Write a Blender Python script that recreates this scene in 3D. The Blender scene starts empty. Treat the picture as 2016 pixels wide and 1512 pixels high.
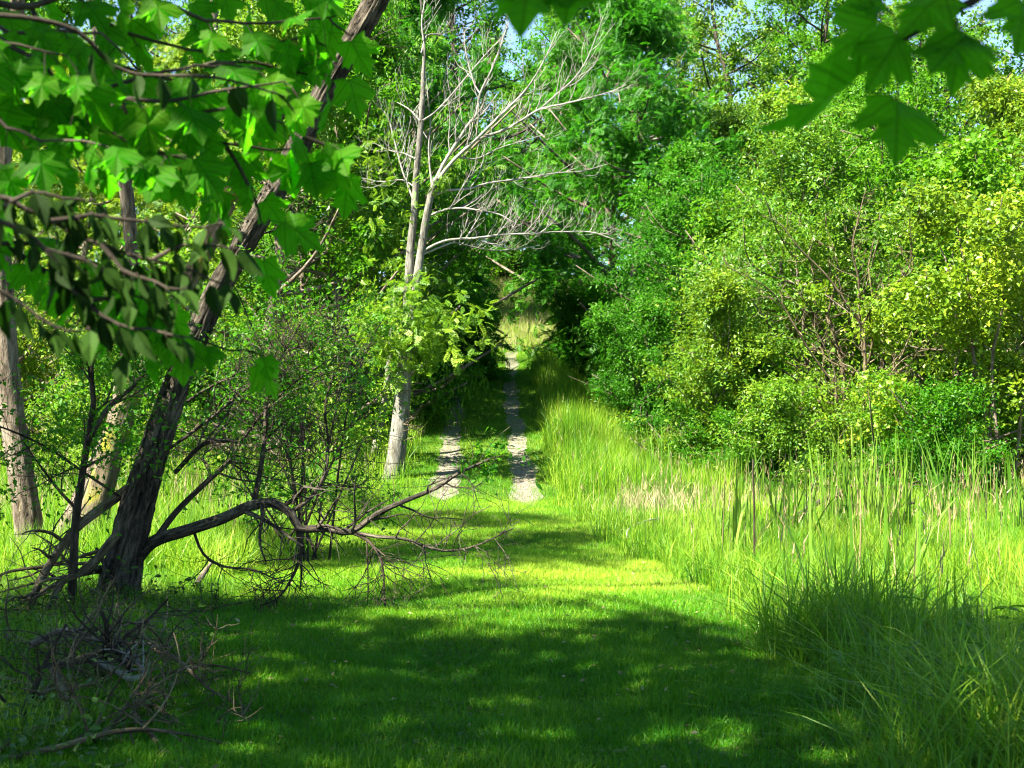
import bpy, math, random
import numpy as np

R = np.random.default_rng(11)
F, CX, CY, CAMZ = 2700.0, 1008.0, 756.0, 1.6          # focal length in photo pixels, principal point, eye height
C = bpy.context.scene.collection
SUN_EL, SUN_AZ = 50.0, 234.0                           # azimuth clockwise from +Y (north)
S = np.array([math.cos(math.radians(SUN_EL)) * math.sin(math.radians(SUN_AZ)),
              math.cos(math.radians(SUN_EL)) * math.cos(math.radians(SUN_AZ)),
              math.sin(math.radians(SUN_EL))])


# ------------------------------------------------------------------ places
def at(px, py, d):
    return np.array([(px - CX) / F * d, d, CAMZ - (py - CY) / F * d])


def sm(a, b, x):
    t = np.clip((x - a) / (b - a), 0, 1)
    return t * t * (3 - 2 * t)


def track_x(y):
    return np.interp(y, [0, 20, 27, 41, 60, 90], [-0.3, -0.42, -0.52, -0.85, -0.75, 0.8])


def gz(x, y):
    x = np.asarray(x, float); y = np.asarray(y, float)
    low = -0.7 * sm(5, 25, y)
    rise = 0.151 * np.maximum(0, y - 27.0) * (1 - 0.5 * sm(80, 120, y)) + 0.03 * np.exp(-((y - 27) / 3) ** 2)
    rise = np.minimum(rise, 10.0)
    w = 2.7 + 0.03 * np.maximum(0, y - 26) + np.maximum(0, y - 44) * 0.8
    dx = np.abs(x - track_x(y))
    side = np.exp(-(np.maximum(0, dx - 1.4) / w) ** 2)
    bank = low + rise * np.maximum(side, sm(40, 75, y) * 0.75)
    lump = 0.03 * np.sin(x * 1.7 + y * 0.6) + 0.025 * np.sin(y * 1.3 - x * 0.8 + 1.0) + 0.015 * np.sin(3.1 * x + 2.3 * y)
    lump = lump * (1 + 1.5 * sm(2, 6, dx))
    rut = -0.035 * (np.exp(-((x - track_x(y) - 0.8) / 0.22) ** 2) + np.exp(-((x - track_x(y) + 0.8) / 0.22) ** 2)) * sm(22, 27, y)
    return bank + lump + rut


def ground_at(px, py):
    d = np.linspace(2.0, 110, 1600)
    x = (px - CX) / F * d
    p = CY + (CAMZ - gz(x, d)) / d * F
    i = np.argmax(p <= py)
    dd = d[i]
    return np.array([(px - CX) / F * dd, dd, float(gz((px - CX) / F * dd, dd))])


def on(x, y, dz=0.0):
    return np.array([x, y, float(gz(x, y)) + dz])


# ------------------------------------------------------------------ meshes
class MB:
    """collects triangles and quads with a tint and a bark coordinate per vertex"""
    def __init__(self):
        self.v, self.f3, self.f4, self.t, self.b, self.n = [], [], [], [], [], 0

    def add(self, v, f3=None, f4=None, tint=None, bark=None):
        v = np.asarray(v, np.float32).reshape(-1, 3)
        if f3 is not None and len(f3): self.f3.append(np.asarray(f3, np.int64).reshape(-1, 3) + self.n)
        if f4 is not None and len(f4): self.f4.append(np.asarray(f4, np.int64).reshape(-1, 4) + self.n)
        self.v.append(v)
        self.t.append(np.full(len(v), 0.5, np.float32) if tint is None else np.broadcast_to(np.asarray(tint, np.float32), (len(v),)))
        self.b.append(v if bark is None else np.asarray(bark, np.float32))
        self.n += len(v)

    def mesh(self, name, mat, smooth=False):
        v = np.concatenate(self.v)
        a3 = np.concatenate(self.f3) if self.f3 else np.zeros((0, 3), np.int64)
        a4 = np.concatenate(self.f4) if self.f4 else np.zeros((0, 4), np.int64)
        me = bpy.data.meshes.new(name)
        me.vertices.add(len(v)); me.vertices.foreach_set('co', v.ravel())
        nl = a3.size + a4.size
        me.loops.add(nl)
        me.loops.foreach_set('vertex_index', np.concatenate([a3.ravel(), a4.ravel()]).astype(np.int32))
        npol = len(a3) + len(a4)
        me.polygons.add(npol)
        st = np.concatenate([np.arange(len(a3)) * 3, a3.size + np.arange(len(a4)) * 4]).astype(np.int32)
        me.polygons.foreach_set('loop_start', st)
        me.update(calc_edges=True)
        me.polygons.foreach_set('use_smooth', np.full(npol, bool(smooth)))
        at_ = me.attributes.new('tint', 'FLOAT', 'POINT'); at_.data.foreach_set('value', np.concatenate(self.t).astype(np.float32))
        ab = me.attributes.new('bark', 'FLOAT_VECTOR', 'POINT'); ab.data.foreach_set('vector', np.concatenate(self.b).astype(np.float32).ravel())
        if mat: me.materials.append(mat)
        me.update()
        return me


def link(name, me, parent=None):
    o = bpy.data.objects.new(name, me); C.objects.link(o)
    if parent is not None: o.parent = parent
    return o


def tag(o, label=None, cat=None, group=None, kind=None):
    if label: o['label'] = label
    if cat: o['category'] = cat
    if group: o['group'] = group
    if kind: o['kind'] = kind
    return o


def thing(name, label, cat, loc=(0, 0, 0), group=None, rz=0.0):
    o = bpy.data.objects.new(name, None); C.objects.link(o)
    o.location = [float(c) for c in loc]; o.rotation_euler = (0, 0, rz)
    o.empty_display_size = 0.2
    return tag(o, label, cat, group)


def child(name, mb, mat, parent, smooth=False):
    """a mesh given in world coordinates, kept under its thing's base point"""
    if mb.n == 0: return None
    off = np.zeros(3); q = parent
    while q is not None:
        off = off + np.array(q.location); q = q.parent
    for i in range(len(mb.v)): mb.v[i] = mb.v[i] - off.astype(np.float32)
    return link(name, mb.mesh(name, mat, smooth), parent)


# ------------------------------------------------------------------ materials
def nodes(m):
    m.use_nodes = True
    nt = m.node_tree; nt.nodes.clear()
    return nt, nt.nodes.new, nt.links.new


def ramp(N, cols):
    r = N('ShaderNodeValToRGB'); e = r.color_ramp.elements
    while len(e) < len(cols): e.new(0.5)
    for k, (p, c) in enumerate(cols): e[k].position = p; e[k].color = (*c, 1)
    return r


def leaf_mat(name, dark, mid, light, trans=(0.2, 0.42, 0.02), tf=0.42, rough=0.45, spec=0.35, scale=0.45, veins=None):
    m = bpy.data.materials.new(name); nt, N, L = nodes(m)
    out = N('ShaderNodeOutputMaterial'); a = N('ShaderNodeAttribute'); a.attribute_name = 'tint'
    oi = N('ShaderNodeObjectInfo'); geo = N('ShaderNodeNewGeometry')
    nz = N('ShaderNodeTexNoise'); nz.inputs['Scale'].default_value = scale; nz.inputs['Detail'].default_value = 3
    L(geo.outputs['Position'], nz.inputs['Vector'])
    s1 = N('ShaderNodeMath'); s1.operation = 'MULTIPLY_ADD'; L(nz.outputs['Fac'], s1.inputs[0]); s1.inputs[1].default_value = 1.5; s1.inputs[2].default_value = -0.75
    s2 = N('ShaderNodeMath'); s2.operation = 'ADD'; L(a.outputs['Fac'], s2.inputs[0]); L(s1.outputs[0], s2.inputs[1]); s2.use_clamp = True
    r = ramp(N, [(0.0, dark), (0.5, mid), (1.0, light)]); L(s2.outputs[0], r.inputs['Fac'])
    hs = N('ShaderNodeHueSaturation'); L(r.outputs['Color'], hs.inputs['Color'])
    mr = N('ShaderNodeMapRange'); L(oi.outputs['Random'], mr.inputs['Value']); mr.inputs['To Min'].default_value = 0.478; mr.inputs['To Max'].default_value = 0.506
    L(mr.outputs[0], hs.inputs['Hue'])
    mv = N('ShaderNodeMapRange'); L(oi.outputs['Random'], mv.inputs['Value']); mv.inputs['To Min'].default_value = 1.12; mv.inputs['To Max'].default_value = 0.88
    L(mv.outputs[0], hs.inputs['Value'])
    col = hs.outputs[0]
    if veins:
        lc = N('ShaderNodeAttribute'); lc.attribute_name = 'bark'
        ab = N('ShaderNodeVectorMath'); ab.operation = 'ABSOLUTE'; L(lc.outputs['Vector'], ab.inputs[0])
        sx = N('ShaderNodeSeparateXYZ'); L(lc.outputs['Vector'], sx.inputs[0]); sa = N('ShaderNodeSeparateXYZ'); L(ab.outputs[0], sa.inputs[0])
        cv = N('ShaderNodeCombineXYZ'); L(sa.outputs['X'], cv.inputs['X']); L(sx.outputs['Y'], cv.inputs['Y'])
        last = sa.outputs['X']
        for (vx, vy) in veins:
            dt = N('ShaderNodeVectorMath'); dt.operation = 'DOT_PRODUCT'; L(cv.outputs[0], dt.inputs[0]); l_ = math.hypot(vx, vy); dt.inputs[1].default_value = (vy / l_, -vx / l_, 0)
            aa = N('ShaderNodeMath'); aa.operation = 'ABSOLUTE'; L(dt.outputs['Value'], aa.inputs[0])
            mn = N('ShaderNodeMath'); mn.operation = 'MINIMUM'; L(last, mn.inputs[0]); L(aa.outputs[0], mn.inputs[1]); last = mn.outputs[0]
        w1 = N('ShaderNodeMath'); w1.operation = 'MULTIPLY_ADD'; L(sa.outputs['X'], w1.inputs[0]); w1.inputs[1].default_value = -0.8; L(sx.outputs['Y'], w1.inputs[2])
        w2 = N('ShaderNodeMath'); w2.operation = 'PINGPONG'; L(w1.outputs[0], w2.inputs[0]); w2.inputs[1].default_value = 0.065
        w3 = N('ShaderNodeMath'); w3.operation = 'ADD'; L(w2.outputs[0], w3.inputs[0]); w3.inputs[1].default_value = 0.008
        mn = N('ShaderNodeMath'); mn.operation = 'MINIMUM'; L(last, mn.inputs[0]); L(w3.outputs[0], mn.inputs[1])
        mp = N('ShaderNodeMapRange'); L(mn.outputs[0], mp.inputs['Value']); mp.inputs['From Min'].default_value = 0.004; mp.inputs['From Max'].default_value = 0.022; mp.inputs['To Min'].default_value = 0.55; mp.inputs['To Max'].default_value = 1.0
        vm = N('ShaderNodeMix'); vm.data_type = 'RGBA'; vm.blend_type = 'MULTIPLY'; vm.inputs['Factor'].default_value = 1.0
        L(col, vm.inputs['A']); L(mp.outputs[0], vm.inputs['B']); col = vm.outputs['Result']; vein = mp.outputs[0]
    p = N('ShaderNodeBsdfPrincipled'); L(col, p.inputs['Base Color'])
    p.inputs['Roughness'].default_value = rough; p.inputs['Specular IOR Level'].default_value = spec
    t = N('ShaderNodeBsdfTranslucent')
    mx = N('ShaderNodeMix'); mx.data_type = 'RGBA'; mx.blend_type = 'MIX'; mx.inputs['Factor'].default_value = 0.55
    L(hs.outputs[0], mx.inputs['A']); mx.inputs['B'].default_value = (*trans, 1)
    tc = mx.outputs['Result']
    if veins:
        vt = N('ShaderNodeMix'); vt.data_type = 'RGBA'; vt.blend_type = 'MULTIPLY'; vt.inputs['Factor'].default_value = 1.0
        L(tc, vt.inputs['A']); L(vein, vt.inputs['B']); tc = vt.outputs['Result']
    L(tc, t.inputs['Color'])
    sh = N('ShaderNodeMixShader'); sh.inputs[0].default_value = tf
    L(p.outputs[0], sh.inputs[1]); L(t.outputs[0], sh.inputs[2]); L(sh.outputs[0], out.inputs['Surface'])
    return m


def bark_mat(name, dark, mid, light, scale=22.0, bump=0.6, moss=None, moss_z=(0, 1)):
    m = bpy.data.materials.new(name); nt, N, L = nodes(m)
    out = N('ShaderNodeOutputMaterial'); a = N('ShaderNodeAttribute'); a.attribute_name = 'bark'
    n1 = N('ShaderNodeTexNoise'); n1.inputs['Scale'].default_value = scale; n1.inputs['Detail'].default_value = 6; n1.inputs['Roughness'].default_value = 0.65
    L(a.outputs['Vector'], n1.inputs['Vector'])
    n2 = N('ShaderNodeTexNoise'); n2.inputs['Scale'].default_value = scale * 0.22; n2.inputs['Detail'].default_value = 4
    L(a.outputs['Vector'], n2.inputs['Vector'])
    ad = N('ShaderNodeMath'); ad.operation = 'MULTIPLY_ADD'; L(n2.outputs['Fac'], ad.inputs[0]); ad.inputs[1].default_value = 0.5
    L(n1.outputs['Fac'], ad.inputs[2])
    sb = N('ShaderNodeMath'); sb.operation = 'SUBTRACT'; L(ad.outputs[0], sb.inputs[0]); sb.inputs[1].default_value = 0.25
    r = ramp(N, [(0.33, dark), (0.5, mid), (0.68, light)]); L(sb.outputs[0], r.inputs['Fac'])
    p = N('ShaderNodeBsdfPrincipled'); p.inputs['Roughness'].default_value = 0.9; p.inputs['Specular IOR Level'].default_value = 0.15
    col = r.outputs['Color']
    if moss:
        n3 = N('ShaderNodeTexNoise'); n3.inputs['Scale'].default_value = 3.0; n3.inputs['Detail'].default_value = 5
        g = N('ShaderNodeNewGeometry'); L(g.outputs['Position'], n3.inputs['Vector'])
        rr = ramp(N, [(0.52, (0, 0, 0)), (0.64, (1, 1, 1))]); L(n3.outputs['Fac'], rr.inputs['Fac'])
        mx = N('ShaderNodeMix'); mx.data_type = 'RGBA'; L(rr.outputs['Color'], mx.inputs['Factor'])
        L(col, mx.inputs['A']); mx.inputs['B'].default_value = (*moss, 1); col = mx.outputs['Result']
    L(col, p.inputs['Base Color'])
    b = N('ShaderNodeBump'); b.inputs['Strength'].default_value = bump; b.inputs['Distance'].default_value = 0.04
    L(sb.outputs[0], b.inputs['Height']); L(b.outputs[0], p.inputs['Normal'])
    L(p.outputs[0], out.inputs['Surface'])
    return m


def ground_mat():
    m = bpy.data.materials.new('soil_and_moss'); nt, N, L = nodes(m)
    out = N('ShaderNodeOutputMaterial'); g = N('ShaderNodeNewGeometry'); a = N('ShaderNodeAttribute'); a.attribute_name = 'tint'
    n1 = N('ShaderNodeTexNoise'); n1.inputs['Scale'].default_value = 9; n1.inputs['Detail'].default_value = 8; L(g.outputs['Position'], n1.inputs['Vector'])
    n2 = N('ShaderNodeTexNoise'); n2.inputs['Scale'].default_value = 90; n2.inputs['Detail'].default_value = 3; L(g.outputs['Position'], n2.inputs['Vector'])
    r1 = ramp(N, [(0.3, (0.020, 0.040, 0.005)), (0.5, (0.035, 0.075, 0.008)), (0.7, (0.085, 0.11, 0.02))]); L(n1.outputs['Fac'], r1.inputs['Fac'])
    r2 = ramp(N, [(0.3, (0.020, 0.014, 0.008)), (0.5, (0.055, 0.040, 0.022)), (0.7, (0.12, 0.09, 0.05))]); L(n2.outputs['Fac'], r2.inputs['Fac'])
    mx = N('ShaderNodeMix'); mx.data_type = 'RGBA'; L(a.outputs['Fac'], mx.inputs['Factor']); L(r2.outputs['Color'], mx.inputs['A']); L(r1.outputs['Color'], mx.inputs['B'])
    p = N('ShaderNodeBsdfPrincipled'); p.inputs['Roughness'].default_value = 0.95; p.inputs['Specular IOR Level'].default_value = 0.1
    L(mx.outputs['Result'], p.inputs['Base Color'])
    b = N('ShaderNodeBump'); b.inputs['Strength'].default_value = 0.8; b.inputs['Distance'].default_value = 0.03; L(n2.outputs['Fac'], b.inputs['Height']); L(b.outputs[0], p.inputs['Normal'])
    L(p.outputs[0], out.inputs['Surface'])
    return m


def gravel_mat():
    m = bpy.data.materials.new('gravel'); nt, N, L = nodes(m)
    out = N('ShaderNodeOutputMaterial'); g = N('ShaderNodeNewGeometry')
    n1 = N('ShaderNodeTexVoronoi'); n1.inputs['Scale'].default_value = 38; L(g.outputs['Position'], n1.inputs['Vector'])
    n2 = N('ShaderNodeTexNoise'); n2.inputs['Scale'].default_value = 4; n2.inputs['Detail'].default_value = 6; L(g.outputs['Position'], n2.inputs['Vector'])
    r1 = ramp(N, [(0.0, (0.045, 0.037, 0.028)), (0.4, (0.12, 0.104, 0.083)), (0.8, (0.20, 0.18, 0.148))]); L(n1.outputs['Color'], r1.inputs['Fac'])
    r2 = ramp(N, [(0.35, (0.6, 0.57, 0.5)), (0.65, (1, 1, 1))]); L(n2.outputs['Fac'], r2.inputs['Fac'])
    mx = N('ShaderNodeMix'); mx.data_type = 'RGBA'; mx.blend_type = 'MULTIPLY'; mx.inputs['Factor'].default_value = 1
    L(r1.outputs['Color'], mx.inputs['A']); L(r2.outputs['Color'], mx.inputs['B'])
    p = N('ShaderNodeBsdfPrincipled'); p.inputs['Roughness'].default_value = 0.9; L(mx.outputs['Result'], p.inputs['Base Color'])
    b = N('ShaderNodeBump'); b.inputs['Strength'].default_value = 0.7; b.inputs['Distance'].default_value = 0.02; L(n1.outputs['Distance'], b.inputs['Height']); L(b.outputs[0], p.inputs['Normal'])
    L(p.outputs[0], out.inputs['Surface'])
    return m


M = {
    'maple': leaf_mat('maple_leaf', (0.020, 0.095, 0.003), (0.034, 0.145, 0.004), (0.075, 0.20, 0.005), trans=(0.13, 0.74, 0.005), tf=0.70, rough=0.6, spec=0.10, scale=1.5, veins=[(0.63, 0.46), (0.38, -0.10)]),
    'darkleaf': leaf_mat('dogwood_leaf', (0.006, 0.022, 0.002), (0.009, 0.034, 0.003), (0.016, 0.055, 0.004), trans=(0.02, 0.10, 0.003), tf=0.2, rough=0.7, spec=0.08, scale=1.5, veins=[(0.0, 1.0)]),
    'mid': leaf_mat('mid_green_leaf', (0.018, 0.085, 0.003), (0.040, 0.145, 0.005), (0.095, 0.225, 0.010), trans=(0.13, 0.44, 0.006), spec=0.18),
    'deep': leaf_mat('deep_green_leaf', (0.012, 0.070, 0.004), (0.024, 0.115, 0.006), (0.055, 0.18, 0.010), trans=(0.07, 0.38, 0.008), spec=0.16),
    'fresh': leaf_mat('fresh_green_leaf', (0.018, 0.080, 0.003), (0.065, 0.180, 0.006), (0.16, 0.28, 0.016), trans=(0.26, 0.46, 0.02)),
    'yellow': leaf_mat('yellow_green_leaf', (0.020, 0.085, 0.003), (0.075, 0.185, 0.006), (0.18, 0.285, 0.014), trans=(0.32, 0.46, 0.02)),
    'pale': leaf_mat('pale_green_leaf', (0.055, 0.130, 0.016), (0.11, 0.21, 0.03), (0.20, 0.29, 0.06), trans=(0.26, 0.40, 0.05), spec=0.5),
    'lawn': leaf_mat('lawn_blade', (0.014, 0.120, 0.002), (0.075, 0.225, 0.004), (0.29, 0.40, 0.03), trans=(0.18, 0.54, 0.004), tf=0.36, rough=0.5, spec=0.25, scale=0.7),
    'tall': leaf_mat('tall_grass_blade', (0.022, 0.120, 0.004), (0.080, 0.215, 0.006), (0.22, 0.33, 0.025), trans=(0.20, 0.50, 0.010), tf=0.4, rough=0.5, spec=0.3, scale=0.6),
    'straw': leaf_mat('straw_stalk', (0.12, 0.10, 0.04), (0.22, 0.19, 0.085), (0.34, 0.30, 0.17), trans=(0.4, 0.36, 0.14), tf=0.3, rough=0.6, spec=0.2),
    'cattail': leaf_mat('cattail_blade', (0.045, 0.12, 0.008), (0.075, 0.18, 0.013), (0.15, 0.26, 0.03), trans=(0.18, 0.40, 0.015), tf=0.35, rough=0.4, spec=0.35),
    'ivy': leaf_mat('undergrowth_leaf', (0.020, 0.055, 0.006), (0.035, 0.090, 0.010), (0.07, 0.14, 0.02), trans=(0.08, 0.22, 0.005), tf=0.3, spec=0.2),
    'bark_dark': bark_mat('furrowed_dark_bark', (0.010, 0.008, 0.006), (0.052, 0.044, 0.033), (0.14, 0.120, 0.092), scale=42, bump=1.0),
    'bark_grey': bark_mat('pale_grey_bark', (0.045, 0.043, 0.035), (0.115, 0.110, 0.092), (0.19, 0.183, 0.158), scale=20, bump=0.5),
    'bark_tan': bark_mat('pale_tan_bark', (0.035, 0.026, 0.018), (0.11, 0.088, 0.065), (0.21, 0.175, 0.135), scale=24, bump=0.8),
    'bark_moss': bark_mat('mossy_tan_bark', (0.025, 0.020, 0.012), (0.075, 0.060, 0.036), (0.15, 0.12, 0.08), scale=22, bump=0.8, moss=(0.14, 0.14, 0.012)),
    'bark_mid': bark_mat('brown_grey_bark', (0.04, 0.03, 0.022), (0.11, 0.088, 0.066), (0.22, 0.185, 0.145), scale=20, bump=0.6),
    'twig_dark': bark_mat('dark_twig', (0.012, 0.009, 0.006), (0.032, 0.025, 0.018), (0.075, 0.060, 0.045), scale=30, bump=0.5),
    'dead': bark_mat('weathered_deadwood', (0.028, 0.021, 0.011), (0.085, 0.066, 0.038), (0.19, 0.155, 0.10), scale=26, bump=0.6),
    'dead_white': bark_mat('bleached_dead_branch', (0.085, 0.082, 0.068), (0.18, 0.175, 0.150), (0.27, 0.265, 0.235), scale=26, bump=0.4),
    'ground': ground_mat(), 'gravel': gravel_mat(),
}


# ------------------------------------------------------------------ tubes
def spline(P, r, step):
    P = np.asarray(P, float); r = np.asarray(r, float)
    if len(P) == 2: Q = np.vstack([2 * P[0] - P[1], P, 2 * P[1] - P[0]])
    else: Q = np.vstack([2 * P[0] - P[1], P, 2 * P[-1] - P[-2]])
    outp, outr = [], []
    for i in range(len(P) - 1):
        p0, p1, p2, p3 = Q[i:i + 4]
        n = max(1, int(round(np.linalg.norm(p2 - p1) / step)))
        t = np.arange(n)[:, None] / n
        outp.append(0.5 * (2 * p1 + (p2 - p0) * t + (2 * p0 - 5 * p1 + 4 * p2 - p3) * t ** 2 + (3 * p1 - p0 - 3 * p2 + p3) * t ** 3))
        outr.append(r[i] + (r[i + 1] - r[i]) * t[:, 0])
    outp.append(P[-1:]); outr.append(r[-1:])
    return np.concatenate(outp), np.concatenate(outr)


def tube(mb, P, r, n=6, step=0.15, furrow=0.0, flare=0.0, tint=None, smooth_spline=True, wob=0.0):
    P = np.asarray(P, float)
    r = np.linspace(r[0], r[1], len(P)) if len(r) == 2 and len(P) != 2 else np.asarray(r, float)
    if smooth_spline: P, r = spline(P, r, step)
    if wob > 0 and len(P) > 3: P = P + np.vstack([np.zeros(3), R.normal(0, wob, (len(P) - 2, 3)), np.zeros(3)])
    T = np.gradient(P, axis=0); T /= np.linalg.norm(T, axis=1)[:, None] + 1e-9
    u = np.cross(T[0], [0.13, 0.97, 0.2]); u /= np.linalg.norm(u)
    U = np.empty_like(P)
    for i in range(len(P)):
        u = u - T[i] * (u @ T[i]); u /= np.linalg.norm(u) + 1e-9; U[i] = u
    V = np.cross(T, U)
    s = np.concatenate([[0], np.cumsum(np.linalg.norm(np.diff(P, axis=0), axis=1))])
    th = np.arange(n) / n * 2 * np.pi
    rr = r[:, None] * np.ones((1, n))
    if furrow > 0:
        k = np.zeros_like(rr)
        ph = R.uniform(0, 6.28, 8)
        for j, (fr, am, tw) in enumerate([(7, 1.0, 0.8), (11, 0.9, -1.3), (17, 0.8, 1.7), (23, 0.7, -0.9)]):
            k += am * np.sin(fr * th[None, :] + tw * s[:, None] * 2 + ph[j] + 1.6 * np.sin(s[:, None] * (2.5 + j) + ph[j + 4]))
        lump = 0.5 * np.sin(2 * th[None, :] + s[:, None] * 1.7 + ph[0]) + 0.5 * np.sin(3 * th[None, :] - s[:, None] * 2.3 + ph[1])
        rr = rr * (1 + furrow * 0.45 * (1 - np.abs(k) * 0.9) + 0.05 * lump) + R.normal(0, 0.0015, rr.shape)
    ring = P[:, None, :] + rr[:, :, None] * (np.cos(th)[None, :, None] * U[:, None, :] + np.sin(th)[None, :, None] * V[:, None, :])
    bk = np.stack([np.cos(th)[None, :] * r[:, None], np.sin(th)[None, :] * r[:, None], np.repeat(s[:, None] * 0.22, n, 1)], -1) + R.uniform(0, 40)
    m = len(P)
    i, j = np.meshgrid(np.arange(m - 1), np.arange(n), indexing='ij')
    a = i * n + j; b = i * n + (j + 1) % n
    f4 = np.stack([a, b, b + n, a + n], -1).reshape(-1, 4)
    v = np.vstack([ring.reshape(-1, 3), P[-1:] + T[-1:] * r[-1]])
    k = (m - 1) * n
    f3 = np.stack([k + np.arange(n), k + (np.arange(n) + 1) % n, np.full(n, m * n)], -1)
    bk = np.vstack([bk.reshape(-1, 3), bk.reshape(-1, 3)[-1:]])
    mb.add(v, f3, f4, tint, bk)
    return P, r, T


def unit(v): return v / (np.linalg.norm(v) + 1e-9)


def walk(p, d, length, n=5, wob=0.25, bias=(0, 0, 0)):
    P = [np.array(p, float)]; d = unit(np.array(d, float))
    for _ in range(n):
        d = unit(d + R.normal(0, wob, 3) + np.array(bias)); P.append(P[-1] + d * length / n)
    return np.array(P)


def bough(mb, P, r, n=6, step=0.12, kids=6, klen=0.5, depth=1, bias=(0, 0, 0.12), wob=0.2, tips=None, t0=0.25, spread=0.8, taper=0.3, flat=None):
    """a branch with side twigs (and their twigs); collects the tips"""
    Q, rr, T = tube(mb, P, r, n, step)
    L = len(Q)
    if tips is not None: tips.append((Q[-1], T[-1]))
    if kids <= 0: return Q, rr, T
    for k in range(kids):
        t = t0 + (1 - t0) * (k + R.uniform(0, 1)) / kids
        i = min(L - 1, int(t * (L - 1)))
        side = unit(np.cross(T[i], R.normal(0, 1, 3)))
        if flat is not None: side = unit(side * np.array(flat))
        d = unit(T[i] * (1 - spread * 0.5) + side * spread)
        ln = klen * R.uniform(0.45, 1.15) * (1.15 - 0.6 * t)
        kr = max(0.0022, rr[i] * 0.5)
        W_ = walk(Q[i], d, ln, 4, wob, bias)
        if depth > 1: bough(mb, W_, (kr, max(0.002, kr * taper)), max(3, n - 2), step, max(2, int(kids * 0.5)), klen * 0.5, depth - 1, bias, wob, tips, 0.2, spread, taper, flat)
        else:
            q, _, tt = tube(mb, W_, (kr, max(0.0016, kr * taper)), max(3, n - 2), max(step, 0.1))
            if tips is not None: tips.append((q[-1], tt[-1]))
    return Q, rr, T


# ------------------------------------------------------------------ leaves
def tpl_leaf(w=0.28, fold=0.10):
    v = np.array([[0, 0, 0], [-w, 0.42, fold], [0, 1, -0.05], [w, 0.42, fold]], float)
    return v, np.array([[0, 3, 2], [0, 2, 1]])


def tpl_ovate(w=0.27):
    v = np.array([[0, 0, 0], [-w * .75, .18, .06], [-w, .42, .09], [-w * .62, .74, .05], [0, 1.06, -.10], [w * .62, .74, .05], [w, .42, .09], [w * .75, .18, .06], [0, .42, 0]], float)
    f = [[8, i, (i + 1)] for i in range(0, 7)] + [[8, 7, 0]]
    return v, np.array([[a, c, b] for a, b, c in f])


def tpl_maple():
    h = [(0.0, 0.0), (0.15, -0.07), (0.38, -0.10), (0.335, 0.05), (0.42, 0.13), (0.455, 0.27), (0.63, 0.46), (0.50, 0.475), (0.43, 0.585), (0.225, 0.475),
         (0.245, 0.62), (0.315, 0.745), (0.165, 0.765), (0.105, 0.88)]
    pts = h + [(0.0, 1.02)] + [(-x, y) for x, y in h[:0:-1]]
    v = [(x, y, -0.30 * abs(x) ** 1.4 + 0.05 * math.sin(7 * x) - 0.28 * max(0, y - 0.3) ** 2 + 0.05 * math.cos(9 * y + 4 * x)) for x, y in pts]
    v.append((0, 0.32, 0.02)); n = len(pts)
    f = [[n, i, (i + 1) % n] for i in range(n)]
    return np.array(v), np.array(f)


def tpl_pinnate(k=6, w=0.24):
    V, Fc, n = [], [], 0
    lv, lf = tpl_leaf(w, 0.06)
    for i in range(k):
        y = 0.15 + 0.78 * i / (k - 1)
        for s in (-1, 1):
            a = s * math.radians(62); c, sn = math.cos(a), math.sin(a)
            L = 0.36 * (1 - 0.35 * abs(i / (k - 1) - 0.45))
            x = lv * L
            q = np.stack([x[:, 0] * c + x[:, 1] * sn, -x[:, 0] * sn + x[:, 1] * c + y, x[:, 2] - 0.18 * np.abs(x[:, 1] * sn) - 0.25 * y * y], 1)
            V.append(q); Fc.append(lf + n); n += len(q)
    q = lv * 0.34; q = q + [0, 0.95, -0.24]; V.append(q); Fc.append(lf + n); n += len(q)
    V.append(np.array([[-0.008, 0, 0], [0.008, 0, 0], [0.008, .55, -.07], [-0.008, .55, -.07], [0.006, .95, -.23], [-0.006, .95, -.23]]))
    Fc.append(np.array([[0, 1, 2], [0, 2, 3], [3, 2, 4], [3, 4, 5]]) + n)
    return np.vstack(V), np.vstack(Fc)


TPL = {'leaf': tpl_leaf(), 'slim': tpl_leaf(0.13, 0.04), 'round': tpl_leaf(0.38, 0.08), 'ovate': tpl_ovate(), 'maple': tpl_maple(), 'pinnate': tpl_pinnate(), 'lace': tpl_pinnate(5, 0.3)}


def add_leaves(mb, kind, P, A, Nn, size, tint):
    local = kind in ('maple', 'ovate')
    """leaves at P along A with upper face Nn"""
    tv, tf = TPL[kind]
    A = A / (np.linalg.norm(A, axis=1)[:, None] + 1e-9)
    Nn = Nn - A * np.sum(A * Nn, 1)[:, None]; Nn = Nn / (np.linalg.norm(Nn, axis=1)[:, None] + 1e-9)
    X = np.cross(A, Nn)
    v = P[:, None, :] + size[:, None, None] * (tv[None, :, 0:1] * X[:, None, :] + tv[None, :, 1:2] * A[:, None, :] + tv[None, :, 2:3] * Nn[:, None, :])
    k = len(tv); n = len(P)
    f = (tf[None] + (np.arange(n) * k)[:, None, None]).reshape(-1, 3)
    mb.add(v.reshape(-1, 3), f, None, np.repeat(tint, k), np.tile(tv, (n, 1)) if local else None)


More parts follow.
